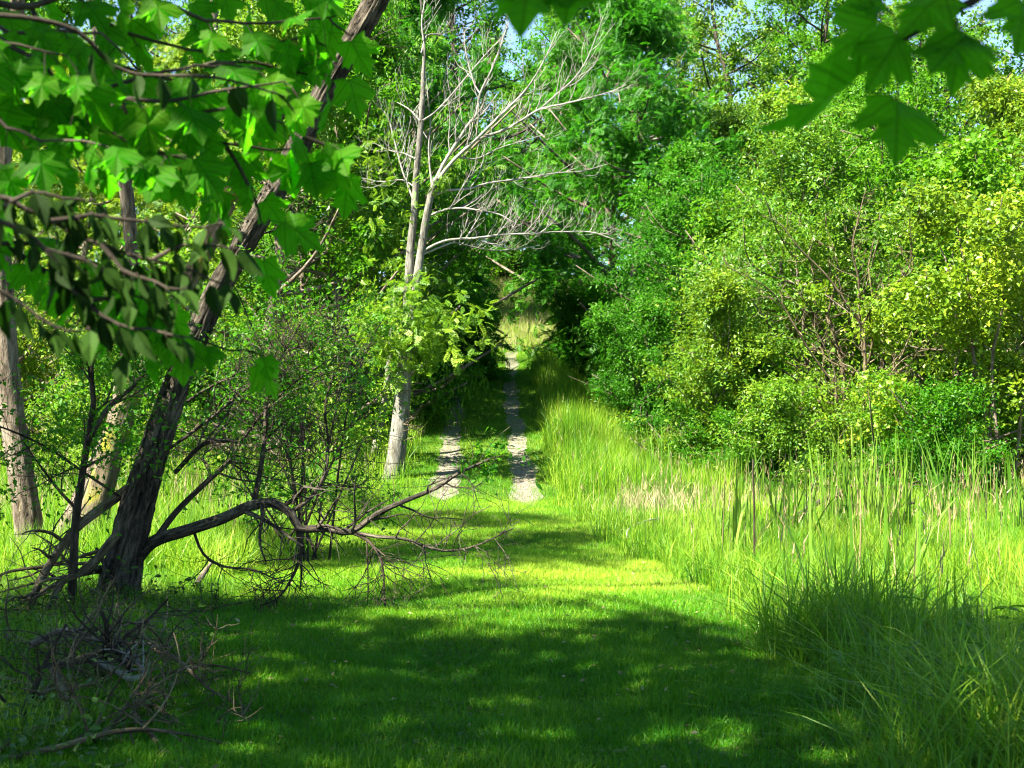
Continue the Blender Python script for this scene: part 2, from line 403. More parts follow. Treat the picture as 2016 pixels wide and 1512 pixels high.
def sprays(mb, centers, rad, ntw, nl, size, kind, droop=0.2, up=0.8, squash=0.7, jit=0.05, tintj=0.16, hang=0.0, rng=None):
    """each centre becomes a spray of twigs with leaves along them"""
    rng = rng or R
    c = np.repeat(centers, ntw, 0); rd = np.repeat(rad, ntw)
    d = rng.normal(0, 1, c.shape); d[:, 2] = d[:, 2] * squash + 0.12 - hang
    d /= np.linalg.norm(d, axis=1)[:, None]
    ct = np.repeat(rng.normal(0.5, tintj * 1.1, len(centers)), ntw)
    rd = rd * np.exp(rng.normal(0, 0.36, len(rd)))
    n = len(c)
    t = (np.arange(nl)[None] + rng.uniform(0, 1, (n, nl))) / nl
    t = 0.15 + 0.85 * t
    p = c[:, None] + d[:, None] * (rd[:, None] * t)[:, :, None]
    p[:, :, 2] -= droop * rd[:, None] * t ** 2
    p = (p + rng.normal(0, jit, p.shape)).reshape(-1, 3)
    a = np.repeat(d, nl, 0) * 0.6 + rng.normal(0, 0.65, p.shape); a[:, 2] -= droop * 1.2 + hang
    nn = rng.normal(0, 0.55, p.shape) + np.repeat(d, nl, 0) * 0.25; nn[:, 2] += up
    add_leaves(mb, kind, p, a, nn, size * rng.uniform(0.45, 1.4, len(p)), np.clip(np.repeat(ct, nl) + rng.normal(0, tintj, len(p)), 0, 1))


# ------------------------------------------------------------------ tree prototypes (base at the origin)
def tree_proto(seed, H, R0, lo=0.2, nprim=34, ncl=6, ntw=8, nl=13, kind='leaf', size=0.12, tr=0.18, bark='bark_mid', droop=0.2, hang=0.0,
               twl=0.75, top=1.0, stems=1, squash=0.7, lean=0.0, dead=0.0, up=0.8, wide=0.62):
    rng = np.random.default_rng(seed); random.seed(seed)
    tk, cr = MB(), MB()
    cents = []
    for st in range(stems):
        off = rng.normal(0, 0.25 * (stems > 1), 2)
        out = rng.normal(0, 0.30 * R0 * (stems > 1), 2) + np.array([lean * H, 0])
        TP = [np.array([off[0], off[1], -0.2])]
        for k in range(1, 7):
            f = k / 6
            TP.append(np.array([off[0] + out[0] * f ** 1.3, off[1] + out[1] * f ** 1.3, H * 0.9 * f]) + np.append(rng.normal(0, 0.02 * H * (k > 0), 2), 0))
        r_ = tr / math.sqrt(stems)
        Q, rr, T = tube(tk, TP, np.linspace(r_, r_ * 0.18, 7) * np.array([1.25, 1, 1, 1, 1, 1, 1]), 9, 0.35)
        npr = max(4, nprim // stems)
        for i in range(npr):
            u = lo + (top - lo) * (i + rng.uniform(0, 1)) / npr
            v = (u - lo) / max(1e-3, 1 - lo)
            prof = math.sin(math.pi * min(1, max(0.0, v * (1 - wide * 0.25) + 0.16 * 1.6))) ** 0.6
            rad = R0 * prof * rng.uniform(0.4, 1.12)
            ang = i * 2.399 + rng.uniform(-0.6, 0.6)
            z = H * u
            zs = max(0.08 * H, z - rad * rng.uniform(0.35, 0.75))
            k = int(np.argmin(np.abs(Q[:, 2] - zs)))
            s0 = Q[k]
            cx = np.interp(z, Q[:, 2], Q[:, 0]); cy = np.interp(z, Q[:, 2], Q[:, 1])
            e = np.array([cx + rad * math.cos(ang), cy + rad * math.sin(ang), z])
            mid = s0 * 0.45 + e * 0.55 + np.append(rng.normal(0, 0.08 * rad, 2), -0.10 * rad + rng.normal(0, 0.05 * rad))
            lr = max(0.012, min(rr[k] * 0.6, 0.016 * np.linalg.norm(e - s0) + 0.008))
            q, _, _ = tube(tk, [s0, mid, e], (lr, 0.3 * lr + 0.004), 5, 0.5)
            if rng.uniform() < dead: continue
            for c in range(ncl):
                t = rng.uniform(0.45, 1.05)
                b = q[min(len(q) - 1, int(t * (len(q) - 1)))]
                cc = b + rng.normal(0, 0.105 * R0, 3) * np.array([1, 1, 0.75])
                cents.append(cc)
                tube(tk, [b, (b + cc) / 2 + rng.normal(0, 0.05, 3), cc], (0.008, 0.004), 3, 0.6)
    cents = np.array(cents)
    rad = rng.uniform(0.6, 1.15, len(cents)) * twl
    sprays(cr, cents, rad, ntw, nl, size, kind, droop, up, squash, 0.04 + size * 0.25, hang=hang, rng=rng)
    return tk.mesh('trunk', M[bark], True), cr.mesh('crown', None)


def place(proto, name, label, cat, px=None, d=None, loc=None, s=1.0, rz=0.0, leaf='mid', group=None, sz=1.0, bark=None, tilt=(0, 0)):
    if loc is None:
        x = (px - CX) / F * d
        loc = on(x, d)
    t = thing(name, label, cat, loc, group, rz)
    t.rotation_euler = (tilt[0], tilt[1], rz)
    t.scale = (s, s, s * sz)
    a = link('trunk', proto[0], t)
    if bark:
        a.material_slots[0].link = 'OBJECT'; a.material_slots[0].material = M[bark]
    b = link('crown', proto[1], t)
    if len(proto[1].materials) == 0: proto[1].materials.append(M[leaf])
    b.material_slots[0].link = 'OBJECT'; b.material_slots[0].material = M[leaf]
    return t


#@@SETTING
# ------------------------------------------------------------------ the ground
def grid_mesh():
    xs = np.unique(np.concatenate([np.linspace(-300, -30, 14), np.linspace(-30, -7, 30), np.linspace(-7, 8, 90), np.linspace(8, 32, 30), np.linspace(32, 300, 14)]))
    ys = np.unique(np.concatenate([np.linspace(-120, -6, 16), np.linspace(-6, 52, 200), np.linspace(52, 130, 45), np.linspace(130, 700, 20)]))
    X, Y = np.meshgrid(xs, ys)
    Z = gz(X, Y)
    v = np.stack([X, Y, Z], -1).reshape(-1, 3)
    nx, ny = len(xs), len(ys)
    i, j = np.meshgrid(np.arange(ny - 1), np.arange(nx - 1), indexing='ij')
    a = i * nx + j
    f4 = np.stack([a, a + 1, a + nx + 1, a + nx], -1).reshape(-1, 4)
    grass = sm(0.9, 0.2, np.maximum(0, np.abs(X - 0.0) - 9 - 0 * Y) / 6) * sm(34, 28, Y)
    grass = np.maximum(grass, sm(3.2, 2.2, np.abs(X - track_x(Y))) * 1.0)
    grass = np.maximum(grass, sm(46, 52, Y) * sm(5, 3, np.abs(X - track_x(Y) - 1)))
    mb = MB(); mb.add(v, None, f4, grass.reshape(-1))
    return mb


tag(link('ground', grid_mesh().mesh('ground', M['ground'], True)), 'soil and moss under the grass and trees', None, None, 'structure')

mb = MB()
for sgn in (-1, 1):
    ys = np.arange(25.6 if sgn > 0 else 26.6, 78, 0.2)
    cx = track_x(ys) + sgn * 0.8 + 0.04 * np.sin(ys * 1.1 + sgn)
    hw = (0.27 if sgn > 0 else 0.29) * (1 + 0.18 * np.sin(ys * 2.3 + sgn) + 0.10 * np.sin(ys * 5.1)) * sm(ys[0] - 0.2, ys[0] + 0.8, ys) * (1 - 0.25 * sm(29, 34, ys))
    n = 7
    o = np.linspace(-1, 1, n)
    X = cx[:, None] + hw[:, None] * o[None] + R.normal(0, 0.03, (len(ys), n))
    Y = np.repeat(ys[:, None], n, 1)
    Z = gz(X, Y) + 0.012 * (1.2 - np.abs(o[None]) ** 2) + 0.006
    v = np.stack([X, Y, Z], -1).reshape(-1, 3)
    i, j = np.meshgrid(np.arange(len(ys) - 1), np.arange(n - 1), indexing='ij'); a = i * n + j
    mb.add(v, None, np.stack([a, a + 1, a + n + 1, a + n], -1).reshape(-1, 4))
tag(link('gravel_path', mb.mesh('gravel_path', M['gravel'], True)), 'two pale gravel wheel ruts climbing between the trees', None, None, 'structure')


# ------------------------------------------------------------------ grass
def blades(mb, x, y, h, w, seg=2, lean=0.35, tint=0.5, tintj=0.18, z=None, az=None):
    n = len(x)
    z0 = gz(x, y) if z is None else z
    az = R.uniform(0, 2 * np.pi, n) if az is None else az
    la = R.uniform(0, 2 * np.pi, n)
    ln = np.abs(R.normal(0, lean, n)) * h
    base = np.stack([x, y, z0 - 0.01], 1)
    side = np.stack([np.cos(az), np.sin(az), np.zeros(n)], 1)
    ld = np.stack([np.cos(la), np.sin(la), np.zeros(n)], 1)
    V = []
    for k in range(seg):
        t = k / seg
        c = base + ld * (ln * t ** 1.8)[:, None]; c[:, 2] += h * t * (1 - 0.12 * (ln / h) * t)
        hw = (w * 0.5 * (1 - 0.55 * t * t))[:, None]
        V += [c - side * hw, c + side * hw]
    tip = base + ld * ln[:, None]; tip[:, 2] += h * (1 - 0.3 * np.minimum(1, ln / h) ** 2)
    V.append(tip)
    k = 2 * seg + 1
    v = np.stack(V, 1).reshape(-1, 3)
    o = (np.arange(n) * k)[:, None]
    f4 = np.concatenate([o + np.array([[2 * i, 2 * i + 1, 2 * i + 3, 2 * i + 2]]) for i in range(seg - 1)]) if seg > 1 else None
    f3 = o + np.array([[2 * seg - 2, 2 * seg - 1, 2 * seg]])
    tn = np.clip(tint + R.normal(0, tintj, n), 0, 1)
    mb.add(v, f3, f4, np.repeat(tn, k))


def scat(n, x0, x1, y0, y1, dens=None):
    """points; dens(x, y) in 0..1 keeps them"""
    x = R.uniform(x0, x1, n); y = R.uniform(y0, y1, n)
    if dens is not None:
        k = R.uniform(0, 1, n) < dens(x, y); x, y = x[k], y[k]
    return x, y


def inview(x, y, pad=1.0):
    return np.abs(x) < 0.385 * y + pad


def edge_r(y): return np.interp(y, [4, 6, 8, 10.6, 13, 17, 21, 26, 30, 50], [1.45, 1.55, 1.62, 1.72, 1.65, 1.35, 1.15, 0.95, 0.85, 0.75]) + 0.12 * np.sin(y * 1.9) + 0.08 * np.sin(y * 4.3 + 1)


def edge_l(y): return np.interp(y, [4, 6, 9, 13, 18, 24, 30, 50], [-1.7, -1.8, -2.3, -2.6, -2.5, -2.3, -2.2, -2.3]) + 0.12 * np.sin(y * 1.6 + 2) + 0.08 * np.sin(y * 3.9)


def vnoise(x, y, s, k=0):
    return 0.5 + 0.25 * (np.sin(x * s + 1.3 * k) + np.sin(y * s * 1.1 + 2.1 * k + 0.7 * np.sin(x * s * 0.6))) * 1.0


def on_track(x, y):
    a = np.minimum(np.abs(x - track_x(y) - 0.8), np.abs(x - track_x(y) + 0.8))
    a = a + 0.07 * np.sin(x * 23 + y * 7) * np.sin(y * 5.3) + 0.05 * np.sin(y * 2.1)
    g = np.maximum(sm(0.10, 0.30, a), 0.10 + 0.30 * sm(29, 33, y))
    return g * sm(25.2, 28.5, y) + (1 - sm(25.2, 28.5, y))


mb = MB()
def lawn_d(x, y): return ((x > edge_l(y) - 0.5) & (x < edge_r(y) + 0.4) & inview(x, y, 0.4)) * on_track(x, y)
x, y = scat(210000, -2.9, 2.4, 4.6, 8.5, lawn_d)
dry = vnoise(x, y, 1.1, 1)
tuft = vnoise(x, y, 9.0, 1) * 0.6 + vnoise(x, y, 23.0, 2) * 0.4
blades(mb, x, y, R.uniform(0.025, 0.08, len(x)) * (0.55 + 0.9 * tuft), R.uniform(0.003, 0.0065, len(x)), 2, 0.75, 0.24 + 0.3 * (vnoise(x, y, 3.3, 6) - 0.5) + 0.2 * (R.uniform(0, 1, len(x)) < 0.08), 0.26)  # low tint: shade of the near lawn painted into the blade colour
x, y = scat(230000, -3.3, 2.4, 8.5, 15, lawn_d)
blades(mb, x, y, R.uniform(0.03, 0.08, len(x)), R.uniform(0.003, 0.006, len(x)), 2, 0.8, 0.28 + 0.30 * sm(10, 12.5, y) + 0.25 * np.exp(-((x - 0.7) / 1.3) ** 2 - ((y - 13) / 3.0) ** 2), 0.22)  # tint yellows past the shade edge: sunlit band painted into the blades
x, y = scat(170000, -3.3, 2.2, 15, 27, lawn_d)
blades(mb, x, y, R.uniform(0.035, 0.09, len(x)), R.uniform(0.005, 0.009, len(x)), 1, 0.9, 0.6, 0.22)
x, y = scat(190000, -4, 2.2, 26, 52, lawn_d)
blades(mb, x, y, R.uniform(0.05, 0.12, len(x)), R.uniform(0.007, 0.012, len(x)), 1, 0.5, 0.46, 0.2)
lx, ly = scat(26000, -2.6, 2.0, 4.7, 12, lambda x, y: lawn_d(x, y) * (vnoise(x, y, 2.7, 7) * vnoise(x, y, 6.1, 3) > 0.36))
n = len(lx); A = R.normal(0, 1, (n, 3)); A[:, 2] *= 0.2; Nn = R.normal(0, 0.35, (n, 3)); Nn[:, 2] += 1
cl = MB(); add_leaves(cl, 'round', np.stack([lx, ly, gz(lx, ly) + R.uniform(0.01, 0.05, n)], 1), A, Nn, R.uniform(0.012, 0.026, n), np.clip(R.normal(0.5, 0.2, n), 0, 1))
tag(link('clover', cl.mesh('clover', M['ivy'])), 'patches of clover leaves in the shaded mown grass', None, None, 'stuff')
lx, ly = scat(420, -2.4, 1.8, 4.9, 15, lawn_d)
n = len(lx); A = R.normal(0, 1, (n, 3)); A[:, 2] *= 0.2; Nn = R.normal(0, 0.4, (n, 3)); Nn[:, 2] += 1
cl = MB(); add_leaves(cl, 'leaf', np.stack([lx, ly, gz(lx, ly) + R.uniform(0.02, 0.055, n)], 1), A, Nn, R.uniform(0.015, 0.05, n), np.clip(R.normal(0.5, 0.3, n), 0, 1))
tag(link('leaf_litter', cl.mesh('leaf_litter', M['straw'])), 'small pale fallen leaves and bits scattered on the lawn', None, None, 'stuff')
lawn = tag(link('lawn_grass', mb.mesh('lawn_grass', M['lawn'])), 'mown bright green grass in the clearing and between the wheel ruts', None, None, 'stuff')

# dry thatch along the mown edge
mb = MB()
x = R.uniform(-0.5, 0.45, 9000); y = R.uniform(6, 24, 9000)
k = R.uniform(0, 1, 9000) < 0.35 + 0.65 * np.exp(-((y - 12.5) / 2.5) ** 2)
x, y = x[k] + edge_r(y[k]), y[k]
blades(mb, x, y, R.uniform(0.02, 0.09, len(x)), R.uniform(0.003, 0.007, len(x)), 1, 1.3, 0.6, 0.2)
tag(link('dry_grass', mb.mesh('dry_grass', M['straw'])), 'cut straw coloured grass along the mown edge', None, None, 'stuff')


def tall(mb, n, x0, x1, y0, y1, dens, h, w, seg=3, lean=0.45, tint=0.5):
    x, y = scat(n, x0, x1, y0, y1, dens)
    hh = R.uniform(h[0], h[1], len(x)) * (0.65 + 0.7 * vnoise(x, y, 2.2, 3))
    blades(mb, x, y, hh, R.uniform(w[0], w[1], len(x)), seg, lean, tint + 0.5 * (vnoise(x, y, 3.7, 9) - 0.5), 0.28)


mb = MB()   # wet meadow and bank beside the track
def rd(x, y): return (x > edge_r(y) - 0.05) * inview(x, y, 0.8) * (0.35 + 0.65 * (vnoise(x, y, 1.7, 2) > 0.4))
tall(mb, 20000, 1.3, 4.5, 4.6, 9.5, rd, (0.10, 0.40), (0.003, 0.009), 3, 1.1, 0.40)
tall(mb, 14000, 1.3, 4.5, 4.6, 10.5, lambda x, y: rd(x, y) * (vnoise(x, y, 4.1, 4) > 0.5), (0.2, 0.6), (0.006, 0.012), 4, 1.1, 0.38)
tall(mb, 62000, 1.2, 7, 9, 18, rd, (0.12, 0.42), (0.004, 0.009), 3, 0.7, 0.55)
tall(mb, 75000, 0.7, 13, 18, 34, lambda x, y: rd(x, y) * (x < 2.6 + (y > 17) * 20), (0.12, 0.40), (0.007, 0.012), 2, 0.6, 0.6)
tall(mb, 36000, 0.5, 4.5, 26, 48, lambda x, y: (x > edge_r(y)) * sm(4.5, 2.0, x - edge_r(y)), (0.4, 0.9), (0.008, 0.015), 2, 0.35, 0.55)
tag(link('meadow_grass', mb.mesh('meadow_grass', M['tall'])), 'tall unmown grass on the wet side of the lawn', None, None, 'stuff')

mb = MB()   # shaded side
def ld(x, y): return (x < edge_l(y) + 0.05) * inview(x, y, 0.8) * (0.35 + 0.65 * (vnoise(x, y, 1.5, 5) > 0.38))
tall(mb, 42000, -6, -1.5, 6, 12.5, ld, (0.06, 0.26), (0.003, 0.006), 3, 0.9, 0.42)
tall(mb, 95000, -9.5, -2, 12.5, 24, ld, (0.18, 0.55), (0.005, 0.010), 3, 0.5, 0.6)
tall(mb, 80000, -18, -2, 24, 46, ld, (0.35, 0.8), (0.009, 0.016), 2, 0.4, 0.55)
tag(link('rough_grass', mb.mesh('rough_grass', M['tall'])), 'tall grass around and behind the leaning trunks', None, None, 'stuff')

mb = MB()   # sunny field up the slope
x, y = scat(70000, -6, 12, 50, 88, lambda x, y: (np.abs(x - track_x(y)) > 0.2) * on_track(x, y))
blades(mb, x, y, R.uniform(0.3, 0.8, len(x)), R.uniform(0.010, 0.020, len(x)), 2, 0.6, 0.75, 0.25)
tag(link('field_grass', mb.mesh('field_grass', M['straw'])), 'pale ripe grass of the sunny field beyond the tree tunnel', None, None, 'stuff')
mb = MB()
x, y = scat(110000, -6, 12, 50, 88, lambda x, y: (np.abs(x - track_x(y)) > 0.2) * on_track(x, y))
blades(mb, x, y, R.uniform(0.25, 0.7, len(x)), R.uniform(0.010, 0.020, len(x)), 2, 0.6, 0.75, 0.25)
tag(link('green_field_grass', mb.mesh('green_field_grass', M['tall'])), 'green grass among the ripe grass of the far field', None, None, 'stuff')

# seed stalks through the meadow
mb = MB()
x, y = scat(1000, 0.8, 12, 7, 34, lambda x, y: (x > edge_r(y) + 0.1) * inview(x, y, 0.3))
x2, y2 = scat(900, -12, -2, 14, 34, lambda x, y: (x < edge_l(y) - 0.1) * inview(x, y, 0.3))
x, y = np.append(x, x2), np.append(y, y2)
hh = R.uniform(0.5, 1.0, len(x))
blades(mb, x, y, hh, R.uniform(0.004, 0.008, len(x)), 2, 0.18, 0.5, 0.25)
for k in range(5):
    blades(mb, x + R.normal(0, 0.008, len(x)), y, R.uniform(0.05, 0.12, len(x)), R.uniform(0.008, 0.014, len(x)), 1, 0.3, 0.6, 0.2, z=gz(x, y) + hh * (0.82 + 0.04 * k))
tag(link('seeding_grass', mb.mesh('seeding_grass', M['straw'])), 'straw coloured seed stalks standing through the tall grass', None, None, 'stuff')

# low leafy undergrowth in the shade
mb = MB()
x, y = scat(16000, -5, -1.0, 4.8, 10.5, lambda x, y: (x < edge_l(y) + 0.25) * inview(x, y, 0.5) * (0.25 + 0.75 * (vnoise(x, y, 2.5, 8) > 0.45)))
n = len(x); P = np.stack([x, y, gz(x, y) + R.uniform(0.02, 0.28, n) * np.abs(R.normal(0.6, 0.4, n))], 1)
A = R.normal(0, 1, (n, 3)); A[:, 2] *= 0.3; Nn = R.normal(0, 0.45, (n, 3)); Nn[:, 2] += 1
add_leaves(mb, 'ovate', P, A, Nn, R.uniform(0.025, 0.06, n), np.clip(R.normal(0.5, 0.22, n), 0, 1))
tag(link('undergrowth', mb.mesh('undergrowth', M['ivy'])), 'low dark leafy ground cover under the fallen branches', None, None, 'stuff')
#@@END


#@@NEAR
# ------------------------------------------------------------------ dark leaning tree
def pxpath(pts, d0, d1=None):
    d1 = d0 if d1 is None else d1
    n = len(pts)
    return [at(p[0], p[1], d0 + (d1 - d0) * i / max(1, n - 1)) for i, p in enumerate(pts)]


g0 = ground_at(232, 1190)
D0 = g0[1]
t = thing('leaning_tree', 'dark furrowed leaning tree with low crooked boughs reaching over the lawn', 'tree', g0)
pts = [(228, 1215), (236, 1150), (248, 1090), (266, 1010), (292, 920), (322, 830), (354, 740), (390, 655), (430, 570), (475, 490), (521, 410), (566, 330), (606, 250), (645, 170), (694, 85), (738, 5), (780, -70), (850, -200), (950, -380), (1060, -520)]
rp = np.array([46, 38, 33, 30, 27, 25, 23.5, 22, 21, 20.5, 20, 20, 20, 20, 20, 20, 19, 17, 14, 8]) * D0 / F
TP = pxpath(pts, D0, D0 - 0.9)
mb = MB(); trunkQ, trunkR, _ = tube(mb, TP, rp, 56, 0.03, furrow=0.30)
child('trunk', mb, M['bark_dark'], t, True)
LIMBS = [  # pixel path, radii in px, depth offset at the end, twigs
    ([(256, 1120), (300, 1068), (368, 1044), (440, 1020), (492, 996), (536, 990), (574, 1012), (590, 1040), (640, 1040), (690, 1047), (745, 1010), (800, 985), (860, 960), (905, 930), (962, 905)], (19, 3), -0.9, 9),
    ([(690, 1047), (740, 1056), (800, 1062), (870, 1084), (935, 1075), (1010, 1040)], (6, 1.6), -0.4, 9),
    ([(686, 1046), (722, 1062), (746, 1092), (755, 1130), (757, 1200)], (6, 1.8), -0.2, 10),
    ([(588, 1036), (592, 1090), (574, 1140), (545, 1180), (510, 1192)], (6, 1.6), -0.1, 9),
    ([(570, 1010), (612, 980), (640, 930), (646, 870), (640, 800), (655, 740)], (6.5, 2), 0.3, 8),
    ([(305, 1064), (345, 1010), (400, 955), (452, 908), (468, 880), (520, 810), (590, 745), (680, 690)], (10, 2), 0.6, 12),
    ([(498, 996), (510, 940), (520, 870), (525, 790), (545, 720), (590, 640)], (9, 2), 0.5, 12),
    ([(345, 930), (400, 875), (450, 868), (465, 870)], (7, 4), -0.6, 4),
    ([(262, 955), (200, 1000), (150, 1040), (105, 1100), (70, 1165), (45, 1270)], (15, 8), -1.0, 6),
    ([(255, 1030), (215, 1070), (175, 1120), (120, 1150), (85, 1225)], (15, 5), -1.1, 7),
    ([(225, 1118), (160, 1128), (95, 1160), (20, 1200), (-60, 1260)], (13, 4), -0.8, 6),
    ([(330, 820), (400, 770), (500, 720), (600, 680), (700, 660)], (5, 1.6), 1.0, 12),
    ([(300, 905), (380, 850), (480, 770), (560, 700), (640, 600)], (5.5, 1.6), 0.7, 12),
    ([(372, 700), (330, 640), (270, 610), (180, 590), (60, 600)], (5, 1.6), -0.8, 10),
    ([(270, 1000), (180, 940), (90, 880), (0, 840), (-60, 830)], (5, 1.6), -1.2, 10),
    ([(460, 520), (500, 470), (545, 455), (600, 470)], (4, 1.4), -0.6, 8),
    ([(640, 190), (690, 120), (700, 60)], (4, 1.4), 0.4, 5),
    ([(380, 1042), (400, 1090), (440, 1115), (500, 1122), (560, 1150)], (5, 1.5), -0.7, 8),
    ([(190, 1080), (230, 1160), (290, 1210), (330, 1270)], (5, 1.5), -1.2, 8),
]
leaf_pts = []
for k, (pp, rr_, dd, kids) in enumerate(LIMBS):
    mb = MB(); tips = []
    P = pxpath(pp, D0 - 0.05, D0 + dd)
    r = np.linspace(rr_[0] * 0.7, rr_[1] * 0.75, len(P)) * D0 / F; kids = int(kids * 1.5) + 1
    bough(mb, P, r, 9 if k < 11 else 6, 0.08, kids, 0.75, 2, (0, 0, -0.02), 0.22, tips, 0.3, 0.9)
    child('bough', mb, M['bark_dark'] if k < 2 else (M['dead'] if k in (8, 9) else M['twig_dark']), t, True)
    if k in (4, 5, 6, 11, 12, 13, 14, 15): leaf_pts += [p for p, _ in tips]
mb = MB()
lp = np.array(leaf_pts)
lp = lp[R.uniform(0, 1, len(lp)) < 0.13]
sprays(mb, lp, R.uniform(0.15, 0.4, len(lp)), 4, 9, 0.042, 'leaf', 0.2, 0.8, 0.7, 0.03)
ex = np.array([at(px, py, D0 + R.uniform(-1.0, 0.6)) for px, py in zip(R.uniform(120, 330, 70), R.uniform(660, 900, 70))])
sprays(mb, ex, R.uniform(0.2, 0.42, len(ex)), 4, 9, 0.042, 'leaf', 0.2, 0.8, 0.7, 0.03)
tip = at(950, 905, D0 - 0.9)
sprays(mb, np.array([tip + R.normal(0, [0.2, 0.15, 0.06], 3) for _ in range(9)]), R.uniform(0.12, 0.24, 9), 3, 5, 0.052, 'ovate', 0.1, 0.8, 0.5, 0.02)
LEAN_CROWN, LEAN_T = mb, t

# arching shrub in the shade behind the boughs
b0 = on(*at(610, 1000, 15.2)[:2])
t = thing('arching_shrub', 'fine twigged dark shrub arching behind the big crooked bough', 'bush', b0)
mb = MB(); tips = []
for px, py in [(400, 640), (450, 540), (540, 520), (610, 600), (680, 540), (760, 620), (770, 760), (740, 860), (430, 760), (380, 860), (640, 700), (520, 640), (700, 700), (480, 850)]:
    e = at(px, py, 15.2 + R.uniform(-1.2, 3.5))
    bough(mb, [b0 + R.normal(0, 0.12, 3) * [1, 1, 0] - [0, 0, 0.05], b0 * 0.55 + e * 0.45 + [R.normal(0, .2), 0, 0.35], b0 * 0.2 + e * 0.8 + [0, 0, 0.25], e], (0.014, 0.004), 6, 0.12, 12, 1.2, 2, (0, 0, -0.04), 0.28, tips, 0.2, 1.0)
child('trunk', mb, M['twig_dark'], t, True)
mb = MB(); lp = np.array([p for p, _ in tips])
lp = lp[(vnoise(lp[:, 0], lp[:, 2], 5.0, 3) > 0.5) & (R.uniform(0, 1, len(lp)) < 0.5)]
sprays(mb, lp, R.uniform(0.15, 0.45, len(lp)), 2, 8, 0.055, 'leaf', 0.2, 0.8, 0.6, 0.03)
child('crown', mb, M['mid'], t)

# twiggy sapling beside the leaning trunk
b0 = on(*at(140, 1120, D0 - 0.7)[:2])
t = thing('sapling', 'thin dark forked sapling just beside the leaning trunk', 'sapling', b0)
P = [b0 - [0, 0, 0.05]] + pxpath([(148, 1040), (160, 950), (172, 870), (184, 790), (180, 725), (196, 640), (230, 540)], D0 - 0.7, D0 - 0.6)
mb = MB(); tips = []
bough(mb, P, (0.036, 0.010), 8, 0.1, 9, 0.7, 2, (0, 0, 0.12), 0.2, tips, 0.35)
bough(mb, pxpath([(172, 872), (215, 800), (262, 762), (310, 700), (350, 660)], D0 - 0.7, D0 - 0.8), (0.022, 0.006), 6, 0.1, 8, 0.6, 2, (0, 0, 0.1), 0.2, tips, 0.3)
child('trunk', mb, M['twig_dark'], t, True)
mb = MB(); lp = np.array([p for p, _ in tips])
sprays(mb, lp, R.uniform(0.15, 0.35, len(lp)), 3, 8, 0.045, 'leaf', 0.2, 0.8, 0.7, 0.03)
child('crown', mb, M['deep'], t)

# paler trunks standing behind it
def bare_trunk(name, label, pts, d, rp, bark, n=26, furrow=0.14, twigs=0, crown=None):
    g = ground_at(*pts[0]) if d is None else on(*at(pts[0][0], pts[0][1], d)[:2])
    d = g[1]
    t = thing(name, label, 'tree', g)
    P = pxpath(pts, d); P[0] = g - [0, 0, 0.1]
    mb = MB(); Q, rr, T = tube(mb, P, np.array(rp) * d / F, n, 0.06, furrow=furrow)
    child('trunk', mb, M[bark], t, True)
    return t, Q, rr, d

tA, QA, _, dA = bare_trunk('pale_tree', 'upright pale tan trunk with rough bark at the edge of the long grass',
    [(68, 1112), (60, 1060), (46, 960), (30, 860), (18, 760), (10, 660), (4, 540), (0, 420), (10, 250), (30, 80), (40, -80), (60, -300)], None, [31, 27, 24, 23, 22, 21, 20, 18, 16, 14, 12, 8], 'bark_tan')
tB, QB, _, dB = bare_trunk('mossy_tree', 'mossy leaning tan trunk close behind the dark leaning trunk',
    [(165, 1118), (178, 1050), (200, 960), (228, 860), (275, 740), (330, 630), (400, 500), (480, 330), (560, 200), (590, 140), (625, 80), (645, 20), (655, -60), (680, -300)], None, [40, 32, 26, 22, 20, 18, 17, 17, 17, 19, 18, 17, 15, 10], 'bark_moss')
tC, QC, _, dC = bare_trunk('slanting_trunk', 'slanting tan trunk showing between the mossy trunk and the pale one',
    [(105, 1105), (120, 1062), (150, 1000), (180, 930), (205, 880), (225, 830), (250, 700), (262, 560), (240, 300), (190, 30), (170, -150)], None, [22, 18, 16, 15, 15, 14, 14, 13, 13, 15, 10], 'bark_tan')
tD, QD, _, dD = bare_trunk('grey_tree', 'grey trunk in the sun behind the arching twigs',
    [(430, 905), (426, 860), (424, 800), (430, 720), (440, 560), (430, 400), (420, 200), (420, -50)], None, [24, 19, 17, 16, 15, 14, 12, 8], 'bark_tan')
tE, QE, _, dE = bare_trunk('thin_grey_tree', 'thin grey stem beside the forked bare tree',
    [(736, 890), (745, 850), (758, 790), (765, 730), (772, 640), (776, 560)], 31, [9, 8, 7.5, 7, 5, 2], 'bark_grey', 10, 0.05)

# ------------------------------------------------------------------ forked bare tree with grey bark
gG = on(*at(772, 945, 28.7)[:2]); dG = 28.7
t = thing('bare_forked_tree', 'pale grey forked tree, mostly leafless, with long bare boughs by the track', 'tree', gG)
def zp(l): return [(660 + a / 2.88, b / 2.88) for a, b in l]
mb = MB()
P = pxpath([(772, 950), (779, 905), (786, 850), (792, 790), (796, 725), (799, 670), (803, 600), (806, 540), (808, 490), (814, 430), (820, 340), (827, 265), (832, 190), (833, 150), (835, 110), (836, 70)], dG); P[0][2] = gG[2] - 0.1
tube(mb, P, np.array([22, 18, 17, 16, 15, 13, 9.5, 8.6, 8, 7.2, 6.4, 5.6, 4.8, 4, 3.0, 1]) * dG / F, 18, 0.08, furrow=0.06)
tube(mb, pxpath([(799, 685), (808, 640), (818, 570), (828, 500), (838, 435), (848, 385), (858, 352)], dG, dG - 0.1), np.array([9, 9, 8.6, 8, 7.2, 6.5, 5.6]) * dG / F, 14, 0.08, furrow=0.05)
child('trunk', mb, M['bark_grey'], t, True)
